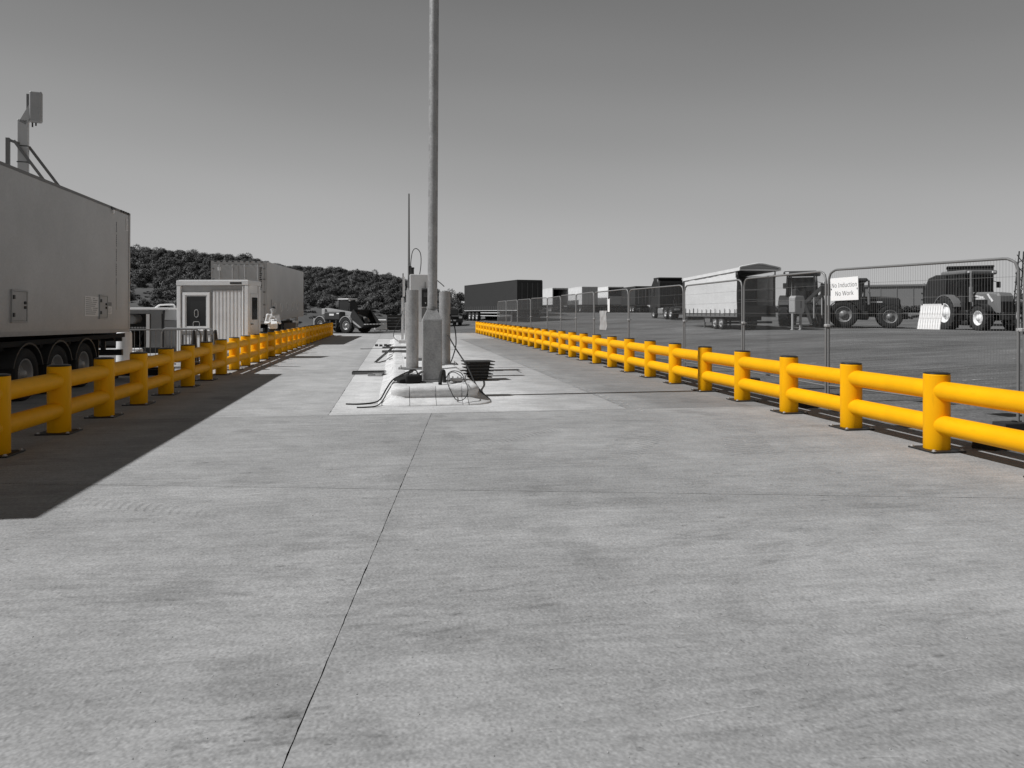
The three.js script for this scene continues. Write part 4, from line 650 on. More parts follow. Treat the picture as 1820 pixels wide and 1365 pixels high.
// ---------------------------------------------------------------- loader, pallets and the rest behind the left lane
{
  const t = thing('telescopic_loader', 'dark telescopic loader with a wide bucket parked beyond the end of the left lane', 'loader', [-3.95, 0, -57.6], .8);
  // local: +z forward; near side is -x
  part('chassis', [side([[-1.9, .75], [-2.0, 1.35], [-1.3, 1.45], [1.6, 1.1], [1.7, .7], [1.0, .5], [-1.0, .5]], 1.1, 0, .04)], M.black, t);
  part('engine_cover', [rb(.62, .62, 1.75, .1, -.72, 1.28, -.1, 0, 0, 0, 3), rb(.58, .4, .8, .1, -.7, 1.1, -1.0, .1)], M.dark, t); part('side_badge', [b2(-1.045, -1.034, 1.3, 1.44, -.35, .15), b2(-1.045, -1.034, 1.42, 1.5, .45, .7)], M.pure, t);
  part('step', [b2(-1.02, -.7, .42, .46, -.35, .35), b2(-1.02, -.7, .68, .71, -.35, .35), b2(-1.0, -.97, .42, .95, -.35, -.32), b2(-1.0, -.97, .42, .95, .32, .35)], M.galvDark, t);
  const cab = sub('cab', t); part('cab_frame', [beam([.15, 1.2, .75], [.2, 2.5, .35], .07, .07), beam([.95, 1.2, .75], [.9, 2.5, .35], .07, .07), beam([.15, 1.2, -.75], [.2, 2.5, -.6], .07, .07), beam([.95, 1.2, -.75], [.9, 2.5, -.6], .07, .07), b2(.1, 1, .7, 1.25, -.8, .8)], M.black, cab); part('cab_glass', [b2(.17, .19, 1.27, 2.45, -.6, .4), b2(.92, .94, 1.27, 2.45, -.6, .4), mv(bx(.7, 1.25, .015), .55, 1.85, .58, -.3)], M.glass, cab); part('cab_roof', [rb(.95, .1, 1.2, .04, .55, 2.55, -.1)], M.white, cab); part('work_lamp', [rb(.14, .1, .08, .02, .2, 2.44, .52), rb(.14, .1, .08, .02, .85, 2.44, .52)], M.lamp, cab); part('mirror', [rb(.05, .28, .18, .02, -.05, 2.1, .75), bar([.15, 2.2, .6], [-.05, 2.2, .75], .012)], M.black, cab);
  part('boom', [beam([-.12, 1.72, -1.75], [-.12, 1.32, 1.7], .3, .34), beam([-.12, 1.36, 1.5], [-.12, 1.05, 2.5], .22, .26)], M.pale, t); part('boom_head', [side([[2.3, 1.2], [2.62, 1.05], [2.7, .45], [2.5, .4], [2.4, .8]], .34, -.12, .02)], M.dark, t); part('boom_ram', [bar([-.12, 1.0, -.7], [-.12, 1.42, .8], .06, 10)], M.chrome, t); part('rear_head', [rb(.62, .5, .4, .06, -.12, 1.58, -1.75)], M.pale, t);
  // bucket: rolled-back shovel
  const bk = sub('bucket', t); const c = []; for (let i = 0; i <= 14; i++) { const a = PI * 1.32 - i / 14 * PI * 1.12; c.push([2.5 + Math.cos(a) * .76 + (i > 12 ? .12 : 0), 1.12 + Math.sin(a) * -.76]); } const inn = c.map(([z, y]) => [2.5 + (z - 2.5) * .95, 1.12 + (y - 1.12) * .95]).reverse();
  part('shell', [side([...c, ...inn], 1.7, 0)], M.dark, bk); for (const s of [-1, 1]) part('cheek', [side(c, .03, s * .86)], M.black, bk); part('wear_and_lit_edge', [b2(-.9, .9, c[14][1] - .03, c[14][1] + .03, c[14][0] - .02, c[14][0] + .2), ...[-1, 1].map(s => side([[c[12][0] - .1, c[12][1]], [c[12][0] + .12, c[12][1]], [c[5][0] + .3, c[5][1]], [c[5][0], c[5][1]]], .02, s * .89))], M.pale, bk); part('tooth', [-.8, -.48, -.16, .16, .48, .8].map(x => rb(.08, .05, .24, .015, x, c[14][1], c[14][0] + .24)), M.pale, bk);  // lip is a real wear edge; pale cheek strips paint in sunlit edges
  const rear = sub('rear_guard', t); part('lamp_bar', [b2(-1.0, 1.0, .85, .95, -2.16, -2.06), b2(-1.05, -.85, .5, 1.1, -2.14, -2.02), b2(.85, 1.05, .5, 1.1, -2.14, -2.02)], M.pale, rear); part('tail_lamp', [rb(.1, .2, .04, .01, -.95, .85, -2.17), rb(.1, .2, .04, .01, .95, .85, -2.17)], M.lamp, rear);
  for (const [x, z] of [[-.85, 1.42], [.85, 1.42], [-.85, -1.42], [.85, -1.42]]) { wheel(t, [x, .58, z], .58, .42, .32, { flip: x < 0, lug: 16, rim: M.rim, steer: z > 0 ? .12 : 0 }); part('mudguard', [arch(.64, .69, .46, .35, PI - .35).translate(x, .58, z)], M.pale, t); }
}
function palletGeo(w = 1.2, d = 1.0) { return [...[-.5, -.25, 0, .25, .5].map(k => b2(-w / 2, w / 2, .118, .14, k * (d - .1) - .05, k * (d - .1) + .05)), ...[-1, 0, 1].flatMap(k => [-1, 0, 1].map(q => b2(q * (w / 2 - .07) - .05, q * (w / 2 - .07) + .05, .022, .095, k * (d / 2 - .07) - .05, k * (d / 2 - .07) + .05))), ...[-1, 0, 1].map(q => b2(q * (w / 2 - .07) - .05, q * (w / 2 - .07) + .05, .096, .117, -d / 2, d / 2)), ...[-1, 0, 1].map(k => b2(-w / 2, w / 2, 0, .021, k * (d / 2 - .05) - .05, k * (d / 2 - .05) + .05))]; }
{
  const g = merge(palletGeo()); const n = 12;
  for (let i = 0; i < n; i++) { const p = part('pallet', g, i % 3 ? M.wood : M.offwhite); p.position.set(-7.05 + .03 * (hash(i, 1, 1) - .5), i * .142, -50.6 + .03 * (hash(i, 2, 1) - .5)); p.rotation.y = .03 * (hash(i, 3, 1) - .5) - .1;
    tag(p, `wooden pallet in the tall stack left of the loader, ${['lowest', 'second', 'third', 'fourth', 'fifth', 'sixth', 'seventh', 'eighth', 'ninth', 'tenth', 'eleventh', 'topmost'][i]}${i && i < 11 ? ' from the ground' : ' one'}`, 'pallet', 'pallets stacked left of the loader'); }
  const low = part('pallet', g, M.wood); low.position.set(-7.3, 0, -46.6); low.rotation.y = .3; tag(low, 'single wooden pallet lying on the ground beside the second box trailer', 'pallet');
  const t = thing('bulk_bag', 'white wrapped bulk bag standing on a pallet right of the loader', 'bulk bag', [-1.2, 0, -60.4], .05);
  part('bag', [rb(1.0, .82, .9, .1, 0, .57, 0, 0, 0, 0, 3)], M.pure, t); part('band', [b2(-.505, .505, .74, .8, -.455, .455)], M.mid, t); part('pallet_base', [g], M.white, t).scale.set(.95, 1, .95);
  for (const [x, z, lb] of [[-.12, -60.9, 'dark slatted crate right of the white bulk bag'], [.95, -61.6, 'dark slatted crate half hidden behind the other crate by the steel post']]) { const c = thing('slatted_crate', lb, 'crate', [x, 0, z]); for (let i = 0; i < 5; i++) part('slat', [b2(-.5, .5, .16 + i * .24, .36 + i * .24, .46, .49), b2(-.5, .5, .16 + i * .24, .36 + i * .24, -.49, -.46), b2(.47, .5, .16 + i * .24, .36 + i * .24, -.455, .455), b2(-.5, -.47, .16 + i * .24, .36 + i * .24, -.455, .455)], M.dark, c); part('corner', [b2(-.55, -.505, 0, 1.4, .4, .5), b2(.505, .55, 0, 1.4, .4, .5), b2(-.55, -.505, 0, 1.4, -.5, -.4), b2(.505, .55, 0, 1.4, -.5, -.4)], M.black, c); part('floor', [b2(-.455, .455, .1, .15, -.455, .455)], M.dark, c); }
  { const c = thing('compressor', 'dark site compressor with light drawbar beyond the crates, by the left steel post', 'compressor', [1.3, 0, -64], -1.2); part('housing', [rb(1.25, .95, 2.1, .14, 0, .95, 0, 0, 0, 0, 3)], M.dark, c); part('drawbar', [beam([0, .5, 1.0], [0, .62, 2.5], .1, .1)], M.pale, c); part('grille', [0, 1, 2, 3, 4].map(i => b2(.63, .645, .7 + i * .1, .74 + i * .1, -.8, -.2)), M.black, c); part('exhaust', [cy(.04, .4, .3, 1.6, -.6, 8)], M.mid, c); for (const x of [-.7, .7]) wheel(c, [x, .32, -.1], .32, .18, .18, { flip: x < 0 }); }
}
// dark off-road car facing us beyond the island
function suv(label, p, turn) {
  const t = thing('parked_car', label, 'car', p, turn);
  part('body', [side([[-2.3, .45], [-2.34, 1.0], [-2.2, 1.12], [1.0, 1.12], [2.1, 1.0], [2.3, .85], [2.34, .42], [1.9, .38], [1.78, .7], [1.5, .8], [1.22, .7], [1.1, .38], [-1.1, .38], [-1.22, .7], [-1.5, .8], [-1.78, .7], [-1.9, .38]], 1.88, 0, .07)], M.dark, t);
  part('cabin', [side([[-2.2, 1.1], [-2.05, 1.6], [-1.8, 1.76], [-.1, 1.76], [.35, 1.66], [1.05, 1.1]], 1.56, 0, .08)], M.black, t); part('roof', [rb(1.4, .06, 1.9, .03, 0, 1.765, -.95)], M.dark, t);
  part('windscreen', [mv(bx(1.4, .82, .01), 0, 1.4, .745, -.95)], M.glass, t); part('roof_rail', [b2(-.72, -.68, 1.79, 1.83, -1.8, 0), b2(.68, .72, 1.79, 1.83, -1.8, 0)], M.mid, t);
  part('grille', [rb(1.1, .22, .05, .02, 0, .84, 2.32)], M.matt, t); part('headlight', [rb(.34, .17, .1, .03, -.7, .86, 2.26)], M.lamp, t); part('headlight', [rb(.34, .17, .1, .03, .7, .86, 2.26)], M.lamp, t); part('bumper', [rb(1.86, .28, .16, .05, 0, .52, 2.32)], M.black, t); part('number_plate', [rb(.5, .11, .02, .005, 0, .6, 2.412)], M.pure, t); part('mirror', [rb(.2, .16, .1, .04, -1.02, 1.16, .72)], M.dark, t); part('mirror', [rb(.2, .16, .1, .04, 1.02, 1.16, .72)], M.dark, t);
  for (const [x, z] of [[.8, 1.5], [-.8, 1.5], [.8, -1.5], [-.8, -1.5]]) wheel(t, [x, .38, z], .38, .26, .24, { flip: x < 0 }); return t;
}
suv('dark off-road car parked facing us beyond the island, half hidden by the right steel post', on(5.2, -72.8), .1);

// ---------------------------------------------------------------- fence of mesh panels behind the right barrier
{
  const J = [[8.75, -5.1], [8.02, -8.45], [7.35, -11.75], [7.42, -15], [7.42, -18.3], [7.02, -21.7], [6.86, -25.1], [7.05, -28.5], [7.2, -31.9], [7.3, -35.3], [7.1, -38.7], [6.95, -42.1], [6.8, -45.5], [6.72, -48.8]];
  const ord = ['nearest', 'second', 'third', 'fourth', 'fifth', 'sixth', 'seventh', 'eighth', 'ninth', 'tenth', 'eleventh', 'twelfth', 'farthest'];
  const L = 3.3, H = 2.2, made = [];
  const fr = merge([tube([[0, .02, 0], [0, 1.9, 0], [0, H - .16, 0], [.045, H - .05, 0], [.16, H, 0], [L / 2, H, 0], [L - .16, H, 0], [L - .045, H - .05, 0], [L, H - .16, 0], [L, 1.9, 0], [L, .02, 0]], .0195, 120, 8, false, .0), bar([0, .22, 0], [L, .22, 0], .014)]);
  const w = []; for (let i = 1; i < 78; i++) { const x = i * L / 78; w.push(new THREE.CylinderGeometry(.0018, .0018, H - .23, 4, 1, true).translate(x, (H + .22) / 2, 0)); } for (let i = 1; i < 8; i++) w.push(new THREE.CylinderGeometry(.0021, .0021, L, 4, 1, true).rotateZ(PI / 2).translate(L / 2, .22 + i * .248, .003));
  const wg = merge(w);
  for (let i = 0; i < J.length - 1; i++) {
    const [x0, z0] = J[i], [x1, z1] = J[i + 1], dx = x1 - x0, dz = z1 - z0, len = Math.hypot(dx, dz);
    const t = thing('fence_panel', `galvanised mesh fence panel behind the right barrier, ${ord[i]} ${i === 0 || i === 12 ? 'one' : 'from the camera'}`, 'fence panel', [x0 + dx * .012, .06 + ground(x0, z0), z0 + dz * .012], Math.atan2(-dz, dx), 'mesh fence panels behind the right barrier');
    part('frame', fr, i < 2 ? M.mid : M.fenceTube, t).scale.x = (len - .075) / L; part('wire_mesh', wg, M.wire, t, { kind: 'stuff' }).scale.x = (len - .075) / L;
    t.rotation.x = (hash(i, 7, 7) - .5) * .02;
  }
  for (let i = 1; i < J.length; i++) {
    const [x, z] = J[i], f = thing('fence_foot', `black rubber block foot under the mesh fence, ${i === 13 ? 'farthest one' : ord[i] + ' from the camera'}`, 'fence foot', on(x, z, 0), .1 * (i % 3) - .1, 'rubber feet under the mesh fence');
    part('block', [ext([[-.36, 0], [.36, 0], [.33, .13], [-.33, .13]], .22, .012)], M.rubber, f); part('socket', [cy(.035, .02, -.1, .135, 0, 10), cy(.035, .02, .1, .135, 0, 10)], M.matt, f);
    const c = tag(part('fence_clamp', [rb(.13, .05, .07, .012, 0, 0, 0), cy(.012, .12, 0, 0, .02, 8, .012, PI / 2)], M.tubeSteel), `small steel clamp joining two fence panels at joint ${['', 'nearest the camera', 'beside the lettered sign', 'third along', 'fourth along', 'fifth along', 'sixth along', 'seventh along', 'eighth along', 'ninth along', 'tenth along', 'eleventh along', 'twelfth along', 'at the far end'][i]}`, 'clamp', 'clamps joining the fence panels'); c.position.set(x, 1.32 + ground(x, z), z); c.rotation.y = 1.3;
  }
  const foot2 = thing('ballast_block', 'dark ballast block with a pale strut just behind the nearest post of the right barrier', 'ballast block', [6.9, 0, -7.6], .5); part('block', [ext([[-.4, 0], [.4, 0], [.34, .15], [-.34, .15]], .26, .015)], M.rubber, foot2); part('strut', [beam([.1, .14, .05], [.32, .02, .42], .05, .02)], M.tubeSteel, foot2);
  const foot3 = thing('ballast_block', 'dark ballast block with a pale strut between the third and second barrier posts', 'ballast block', [6.85, 0, -11.3], .4); part('block', [ext([[-.4, 0], [.4, 0], [.34, .15], [-.34, .15]], .26, .015)], M.rubber, foot3); part('strut', [beam([.1, .14, .05], [-.2, .02, .4], .05, .02)], M.tubeSteel, foot3);
  // the signs; local x runs along the panel towards the camera side, normal towards the lane
  const P = (k, t) => [J[k + 1][0] + (J[k][0] - J[k + 1][0]) * t, J[k + 1][1] + (J[k][1] - J[k + 1][1]) * t];
  const face = k => Math.atan2(-(J[k][1] - J[k + 1][1]), J[k][0] - J[k + 1][0]) + 0; // +x local along panel towards camera
  const mkSign = (name, label, cat, k, t, y, w, h, off, mat, tilt = 0, roll = 0) => {
    const [x, z] = P(k, t), a = face(k), s = thing(name, label, cat, [x, y, z], a); // local +z = towards... normal of the panel
    const b = part('board', [bx(w, h, .006)], mat[0], s); b.position.z = off; b.rotation.set(tilt, 0, roll, 'ZXY');
    if (mat[1]) { const f = part('print', [new THREE.PlaneGeometry(w - .004, h - .004).translate(0, 0, .0045 * Math.sign(off) * -1 + 0)], mat[1], s); f.position.z = off + (off > 0 ? .0085 : -.0085) * 0; f.rotation.copy(b.rotation); f.position.z = off; }
    return s;
  };
  const txt = glyphTex(1024, 656, (x, W, H) => { x.fillStyle = '#f2f2f2'; x.fillRect(0, 0, W, H); x.fillStyle = '#1c1c1c'; x.textAlign = 'center'; x.textBaseline = 'middle'; x.font = '176px sans-serif'; x.fillText('No Induction', W / 2, 215, 960); x.fillText('No Work', W / 2, 455, 700); x.fillStyle = '#333'; for (const px of [40, W - 40]) { x.beginPath(); x.arc(px, 330, 12, 0, 7); x.fill(); } });
  const signMat = new THREE.MeshStandardMaterial({ map: txt, roughness: .7 });
  {
    const [x, z] = P(1, .125), s = thing('lettered_sign', 'white sign reading No Induction No Work hung on the mesh fence', 'sign', [x, 1.94, z], face(1) );
    const n = Math.cos(face(1)); // which side of the panel the lane lies on
    const g = new THREE.BoxGeometry(.6, .385, .006); part('board', [g.translate(0, 0, .034)], M.pure, s).rotation.z = .02;
    const f = part('print', new THREE.PlaneGeometry(.594, .379).translate(0, 0, .0385), signMat, s); f.rotation.z = .02;
    part('cable_tie', [[-.28, 0], [.28, 0]].map(([a, b]) => rb(.012, .03, .03, .004, a, b, .03)), M.black, s);
  }
  {
    const [x, z] = P(1, .585), s = thing('blank_sign', 'blank white board hanging askew on the far side of the mesh fence', 'sign', [x, 1.5, z], face(1));
    part('board', [rb(.385, .385, .008, .003, 0, 0, -.07)], M.pure, s).rotation.x = -.22; part('eyelet', [cy(.012, .014, -.17, .165, -.105, 8, .012, PI / 2), cy(.012, .014, .17, .165, -.105, 8, .012, PI / 2)], M.black, s);
  }
  {
    const [x, z] = P(5, .31), s = thing('crumpled_notice', 'crumpled grey notice sheet tied low on the mesh fence', 'notice', [x, 1.28, z], face(5)); const g = new THREE.PlaneGeometry(.7, .64, 14, 14), p = g.attributes.position; for (let i = 0; i < p.count; i++) p.setZ(i, .03 + (fbm(p.getX(i) * 6 + 9, p.getY(i) * 6, 401, 3) - .5) * .07); g.computeVertexNormals(); part('sheet', g, M.pale, s);
    const [x2, z2] = P(5, .48), s2 = thing('narrow_notice', 'narrow white upright notice on the mesh fence beside the crumpled sheet', 'notice', [x2, 1.78, z2], face(5)); part('sheet', [rb(.2, .44, .006, .002, 0, 0, .03)], M.pure, s2); part('clip', [rb(.1, .05, .02, .005, 0, .235, .03)], M.black, s2);
  }
}

// ---------------------------------------------------------------- vehicles in the yard on the right
function boxTrailer(label, p, turn, L, o = {}) { // local: near end at z = 0, body runs to -L; +z faces us
  const W = 2.55, H = o.h ?? 4, fl = o.floor ?? 1.15, t = thing('parked_trailer', label, 'trailer', p, turn, o.group);
  const b = sub('body', t); const e = .04;
  part('side_wall', [b2(-W / 2, -W / 2 + e, fl + .12, H - .1, -L + .06, -.06)], o.side, b, { label: undefined }); part('side_wall', [b2(W / 2 - e, W / 2, fl + .12, H - .1, -L + .06, -.06)], o.side, b);
  part('roof', [rb(W + .02, .1, L, .03, 0, H - .05, -L / 2)], o.roof ?? o.side, b); part('floor', [b2(-W / 2, W / 2, fl, fl + .118, -L, 0)], M.dark, b); part('front_wall', [b2(-W / 2, W / 2, fl + .12, H - .1, -L, -L + .058)], o.side, b);
  const fr = [b2(-W / 2 - .005, -W / 2 + .12, fl + .12, H - .101, -.058, .01), b2(W / 2 - .12, W / 2 + .005, fl + .12, H - .101, -.058, .01), b2(-W / 2 + .121, W / 2 - .121, H - .26, H - .101, -.058, .01)]; part('end_frame', fr, o.frame ?? o.end, b);
  if (o.open) part('inside', [b2(-W / 2 + .121, W / 2 - .121, fl + .12, H - .261, -L * .5, -L * .5 + .03)], M.matt, b); else for (const s of [-1, 1]) { const d = part('door', [rb(W / 2 - .13, H - fl - .39, .04, .01, s * (W / 4 - .062), (H + fl) / 2 - .075, -.02)], o.end, b); part('locking_bar', [cy(.022, H - fl - .4, s * .25, (H + fl) / 2 - .07, .02, 6), cy(.022, H - fl - .4, s * .8, (H + fl) / 2 - .07, .02, 6)], M.mid, d); }
  if (o.half) part('end_panel', [b2(-W / 2 + .121, W / 2 - .121, fl + .12, fl + 1.45, -.05, -.01)], o.end, b);
  if (o.straps) { for (let i = 0; i < 24; i++) part('strap', [b2(-W / 2 - .012, -W / 2 - .001, fl + .0, fl + .42, -.4 - i * (L - .8) / 23, -.35 - i * (L - .8) / 23)], M.mid, b); part('side_rail', [b2(-W / 2 - .03, -W / 2 - .002, fl - .06, fl - .001, -L, 0)], M.white, b); }
  part('chassis', [b2(-.6, -.45, .7, fl - .002, -L + .3, -.2), b2(.45, .6, .7, fl - .002, -L + .3, -.2)], M.matt, t); if (o.guard) part('side_guard', [b2(-1.22, -1.18, .55, .62, -L * .66, -L * .3), b2(-1.22, -1.18, .85, .92, -L * .66, -L * .3)], M.offwhite, t); part('bumper', [b2(-1.15, 1.15, .45, .6, -.3, -.18)], M.dark, t);
  const far = o.axlesFar; for (const k of [0, 1, 2]) for (const x of [-1.02, 1.02]) wheel(t, [x, .5, far ? -L + 1.6 + k * 1.3 : -1.7 - k * 1.3], .5, .38, .29, { flip: x < 0, rim: M.rim });
  for (const x of [-.85, .85]) part('landing_leg', [b2(x - .06, x + .06, .04, fl - .1, far ? -2.6 : -L + 2.4, far ? -2.5 : -L + 2.5), rb(.26, .05, .26, .01, x, .03, far ? -2.55 : -L + 2.45)], M.pale, t);
  return t;
}
boxTrailer('long dark curtain-sided trailer with black end, first behind the far end of the fence', on(12.5, -68.6, -.02), .21, 16.6, { side: M.curtain, end: M.black, roof: M.dark, straps: true, guard: true, axlesFar: true });
boxTrailer('narrow sliver of grey trailer standing just right of the dark curtain-sided one', on(14.75, -80), .05, 13, { side: M.mid, end: M.body });
boxTrailer('white box trailer with open dark end, leftmost in the far row', on(25.9, -115), .01, 13, { side: M.curtainWhite, end: M.pale, open: true, h: 3.95 });
boxTrailer('pale box trailer with closed ridged doors, second in the far row', on(30.2, -113), .01, 13, { side: M.offwhite, end: M.body, h: 4.1 });
boxTrailer('white box trailer half open at the end, third in the far row', on(34.3, -112.5), .02, 13, { side: M.pure, end: M.pale, open: true, half: true, h: 4.1 });
boxTrailer('dark curtain trailer at the right end of the far row', on(36.1, -104.5), -.05, 13, { side: M.dark, end: M.dark, frame: M.black, h: 3.9 });

function tractorUnit(label, p, turn) { // local +z is forward
  const t = thing('lorry_cab', label, 'lorry', p, turn);
  const c = sub('cab', t); part('cab_shell', [side([[1.0, 1.05], [1.0, 3.4], [1.25, 3.72], [2.2, 3.78], [2.9, 3.2], [3.3, 2.3], [3.36, .7], [2.9, .5], [1.7, .55], [1.6, 1.05]], 2.44, 0, .08)], M.black, c);
  part('roof_fairing', [rb(2.3, .16, 1.5, .07, 0, 3.78, 1.8)], M.dark, c); part('side_fairing', [b2(-1.235, -1.19, 1.05, 3.5, .45, .98), b2(1.19, 1.235, 1.05, 3.5, .45, .98)], M.dark, c); part('rear_rib', [-.8, -.4, 0, .4, .8].map(x => b2(x - .03, x + .03, 1.3, 3.3, .975, .998)), M.dark, c); part('windscreen', [mv(bx(2.2, 1.0, .02), 0, 2.75, 3.13, -.42)], M.glass, c); part('side_window', [b2(-1.228, -1.221, 2.1, 2.9, 1.9, 2.7), b2(1.221, 1.228, 2.1, 2.9, 1.9, 2.7)], M.glass, c);
  for (const s of [-1, 1]) part('mirror', [rb(.26, .85, .2, .06, s * 1.62, 2.5, 3.0), bar([s * 1.2, 2.85, 2.95], [s * 1.6, 2.85, 3.0], .03), bar([s * 1.2, 2.1, 2.95], [s * 1.6, 2.15, 3.0], .03)], M.black, c);
  part('air_lines', [tube([[-.3, 2.0, .98], [-.35, 1.6, .5], [-.2, 1.3, .1], [-.1, 1.1, -.4]], .03, 20, 6), tube([[-.1, 2.0, .98], [-.1, 1.7, .5], [0, 1.35, .1], [0, 1.1, -.3]], .03, 20, 6)], M.cable, t);
  part('chassis_rail', [b2(-.5, -.36, .75, 1.02, -2.9, 2.9), b2(.36, .5, .75, 1.02, -2.9, 2.9)], M.matt, t); part('catwalk', [b2(-.7, .7, 1.03, 1.07, -.4, .7)], M.galvDark, t); part('fifth_wheel', [cy(.5, .1, 0, 1.12, -1.7, 20), rb(.5, .08, .6, .02, 0, 1.1, -2.3)], M.dark, t); part('fuel_tank', [rb(.6, .62, 1.3, .16, -.92, .72, .55), rb(.6, .62, 1.3, .16, .92, .72, .55)], M.galv, t); part('tail_lamps', [rb(.45, .15, .06, .02, -.85, .85, -3.0), rb(.45, .15, .06, .02, .85, .85, -3.0)], M.pale, t); part('rear_beam', [b2(-1.1, 1.1, .7, .82, -2.98, -2.9)], M.matt, t); part('plate', [b2(-.26, .26, .55, .66, -2.99, -2.985)], M.pure, t);
  for (const z of [2.45, -.95, -2.25]) for (const x of [-1.03, 1.03]) { wheel(t, [x, .51, z], .51, z > 0 ? .32 : .42, .29, { flip: x < 0, rim: M.rim }); part('mudguard', [arch(.57, .6, .46, .3, PI - .3).translate(x, .51, z)], M.dark, t); }
  return t;
}
tractorUnit('black lorry cab without trailer, seen from behind, left of the white curtain trailer', on(25.2, -64.5), PI - .02);
tractorUnit('dark lorry cab half hidden behind the roof of the white curtain trailer', on(29.6, -64), PI + .04);

{ // white drawbar trailer with raised canopy roof, open dark end towards us
  const L = 8.2, W = 2.6, fl = .98, t = thing('canopy_trailer', 'white curtain-sided trailer with peaked canopy roof and open dark end', 'trailer', on(22.35, -43.4), .02);
  part('deck', [b2(-W / 2, W / 2, fl - .14, fl, -L, 0)], M.dark, t); part('side_rail', [b2(-W / 2 - .02, -W / 2, fl - .16, fl + .02, -L, 0), b2(W / 2, W / 2 + .02, fl - .16, fl + .02, -L, 0)], M.mid, t);
  for (const s of [-1, 1]) { // curtain with soft vertical folds, pulled slanting
    const g = new THREE.PlaneGeometry(L - .1, 2.36, 60, 14), p = g.attributes.position; for (let i = 0; i < p.count; i++) { const x = p.getX(i), y = p.getY(i); if (y > 1.1) p.setY(i, y + (s < 0 ? (L / 2 + x * 1) : (L / 2 - x)) * .033); p.setZ(i, (noise(x * 2.2 + y * .5, y * .5, 501) - .5) * .07 + (noise(x * 7 + y, y * .4, 503) - .5) * .025); } g.computeVertexNormals();
    const c = part('curtain', g.rotateY(-PI / 2 * 1).translate(s * (W / 2 - .02), fl + 1.255, -L / 2), M.curtainWhite, t);
    for (let i = 0; i < 12; i++) part('strap', [b2(s * (W / 2 + .035) - .006, s * (W / 2 + .035) + .006, fl - .1, fl + .3 + .12 * hash(i, 4, s + 4), -.3 - i * .69, -.24 - i * .69)], M.black, t);
  }
  for (const x of [-W / 2 + .06, W / 2 - .06]) for (const z of [-.06, -L + .06]) part('corner_post', [b2(x - .05, x + .05, fl, fl + 2.5, z - .05, z + .05)], M.dark, t);
  part('front_wall', [b2(-W / 2 + .11, W / 2 - .11, fl, fl + 2.4, -L, -L + .04)], M.dark, t); part('inner_board', [b2(-W / 2 + .11, W / 2 - .11, fl, fl + 2.3, -2.2, -2.14)], M.black, t); part('tail_board', [b2(-W / 2 + .02, W / 2 - .02, fl - .01, fl + .55, .0, .05)], M.black, t);
  part('cross_bar', [b2(-W / 2 + .11, W / 2 - .11, fl + 1.5, fl + 1.56, -.08, -.02), b2(-W / 2 + .11, W / 2 - .11, fl + .9, fl + .95, -.08, -.02)], M.mid, t);
  const roof = sub('canopy', t); roof.position.set(0, fl + 2.42, -L); roof.rotation.x = -.035;
  const prof = [[-W / 2 - .06, .0], [-W / 2 - .06, .2], [-.2, .42], [.2, .42], [W / 2 + .06, .2], [W / 2 + .06, 0], [W / 2, .0], [W / 2, .17], [.18, .38], [-.18, .38], [-W / 2, .17], [-W / 2, 0]];
  part('sheet', [ext(prof, L + .5).translate(0, 0, L / 2 + .2)], M.curtainWhite, roof); part('edge_rope', [tube([[-W / 2 - .07, .02, L + .46], [-W / 2 - .05, .22, L + .46], [-.2, .44, L + .46], [.2, .44, L + .46], [W / 2 + .05, .22, L + .46], [W / 2 + .07, .02, L + .46]], .045, 40, 7, false, .1), bar([-W / 2 - .06, .03, L + .46], [W / 2 + .06, .03, L + .46], .04)], M.pure, roof); part('gable_cloth', [ext([[-W / 2, .03], [W / 2, .03], [W / 2, .17], [0, .37], [-W / 2, .17]], .02).translate(0, 0, L + .36)], M.pale, roof);
  for (const x of [-W / 2 - .02, W / 2 + .02]) part('prop', [beam([x, fl + 2.3, -.1], [x, fl + 2.85, -.1], .06, .06)], M.mid, t);
  for (const x of [-1.05, 1.05]) for (const z of [-2.5, -3.42]) wheel(t, [x, .42, z], .42, .3, .25, { flip: x < 0, rim: M.pale, deep: .06 });
  part('axle', [cy(.06, 2, 0, .42, -2.5, 8, .06, 0, PI / 2), cy(.06, 2, 0, .42, -3.42, 8, .06, 0, PI / 2), b2(-.9, .9, .55, .83, -3.9, -2.0)], M.matt, t); part('landing_leg', [b2(-1.0, -.9, .05, .85, -5.5, -5.4), rb(.25, .05, .25, .01, -.95, .03, -5.45), b2(.9, 1.0, .05, .85, -5.5, -5.4)], M.mid, t); part('chassis', [b2(-.5, -.4, .6, .83, -L, -.3), b2(.4, .5, .6, .83, -L, -.3)], M.matt, t); part('tool_box', [rb(.4, .4, .8, .03, -1.0, .62, -4.5)], M.mid, t); part('underrun', [b2(-1.1, 1.1, .42, .55, -.15, -.05)], M.black, t);
}
{ // pale hopper on legs
  const t = thing('steel_hopper', 'pale eight-sided steel hopper on two thin legs right of the canopy trailer', 'hopper', on(24.6, -42.6), .3);
  const p = [[-.35, .0], [-.42, .1], [-.42, .95], [-.32, 1.1], [.32, 1.1], [.42, .95], [.42, .1], [.3, 0]]; part('shell', [ext(p, .5, .03).translate(0, 1.02, 0)], M.pale, t); part('window', [b2(.08, .14, 1.35, 1.8, .251, .262)], M.dark, t); part('head', [rb(.3, .4, .3, .06, -.1, 2.32, 0), cy(.06, .3, -.1, 2.6, 0, 10)], M.dark, t); for (const x of [-.34, .34]) part('leg', [b2(x - .05, x + .05, .02, 1.03, -.06, .06), rb(.2, .04, .2, .01, x, .02, 0)], M.pale, t); part('spreader', [b2(-.29, .29, .45, .5, -.03, .03)], M.mid, t);
}
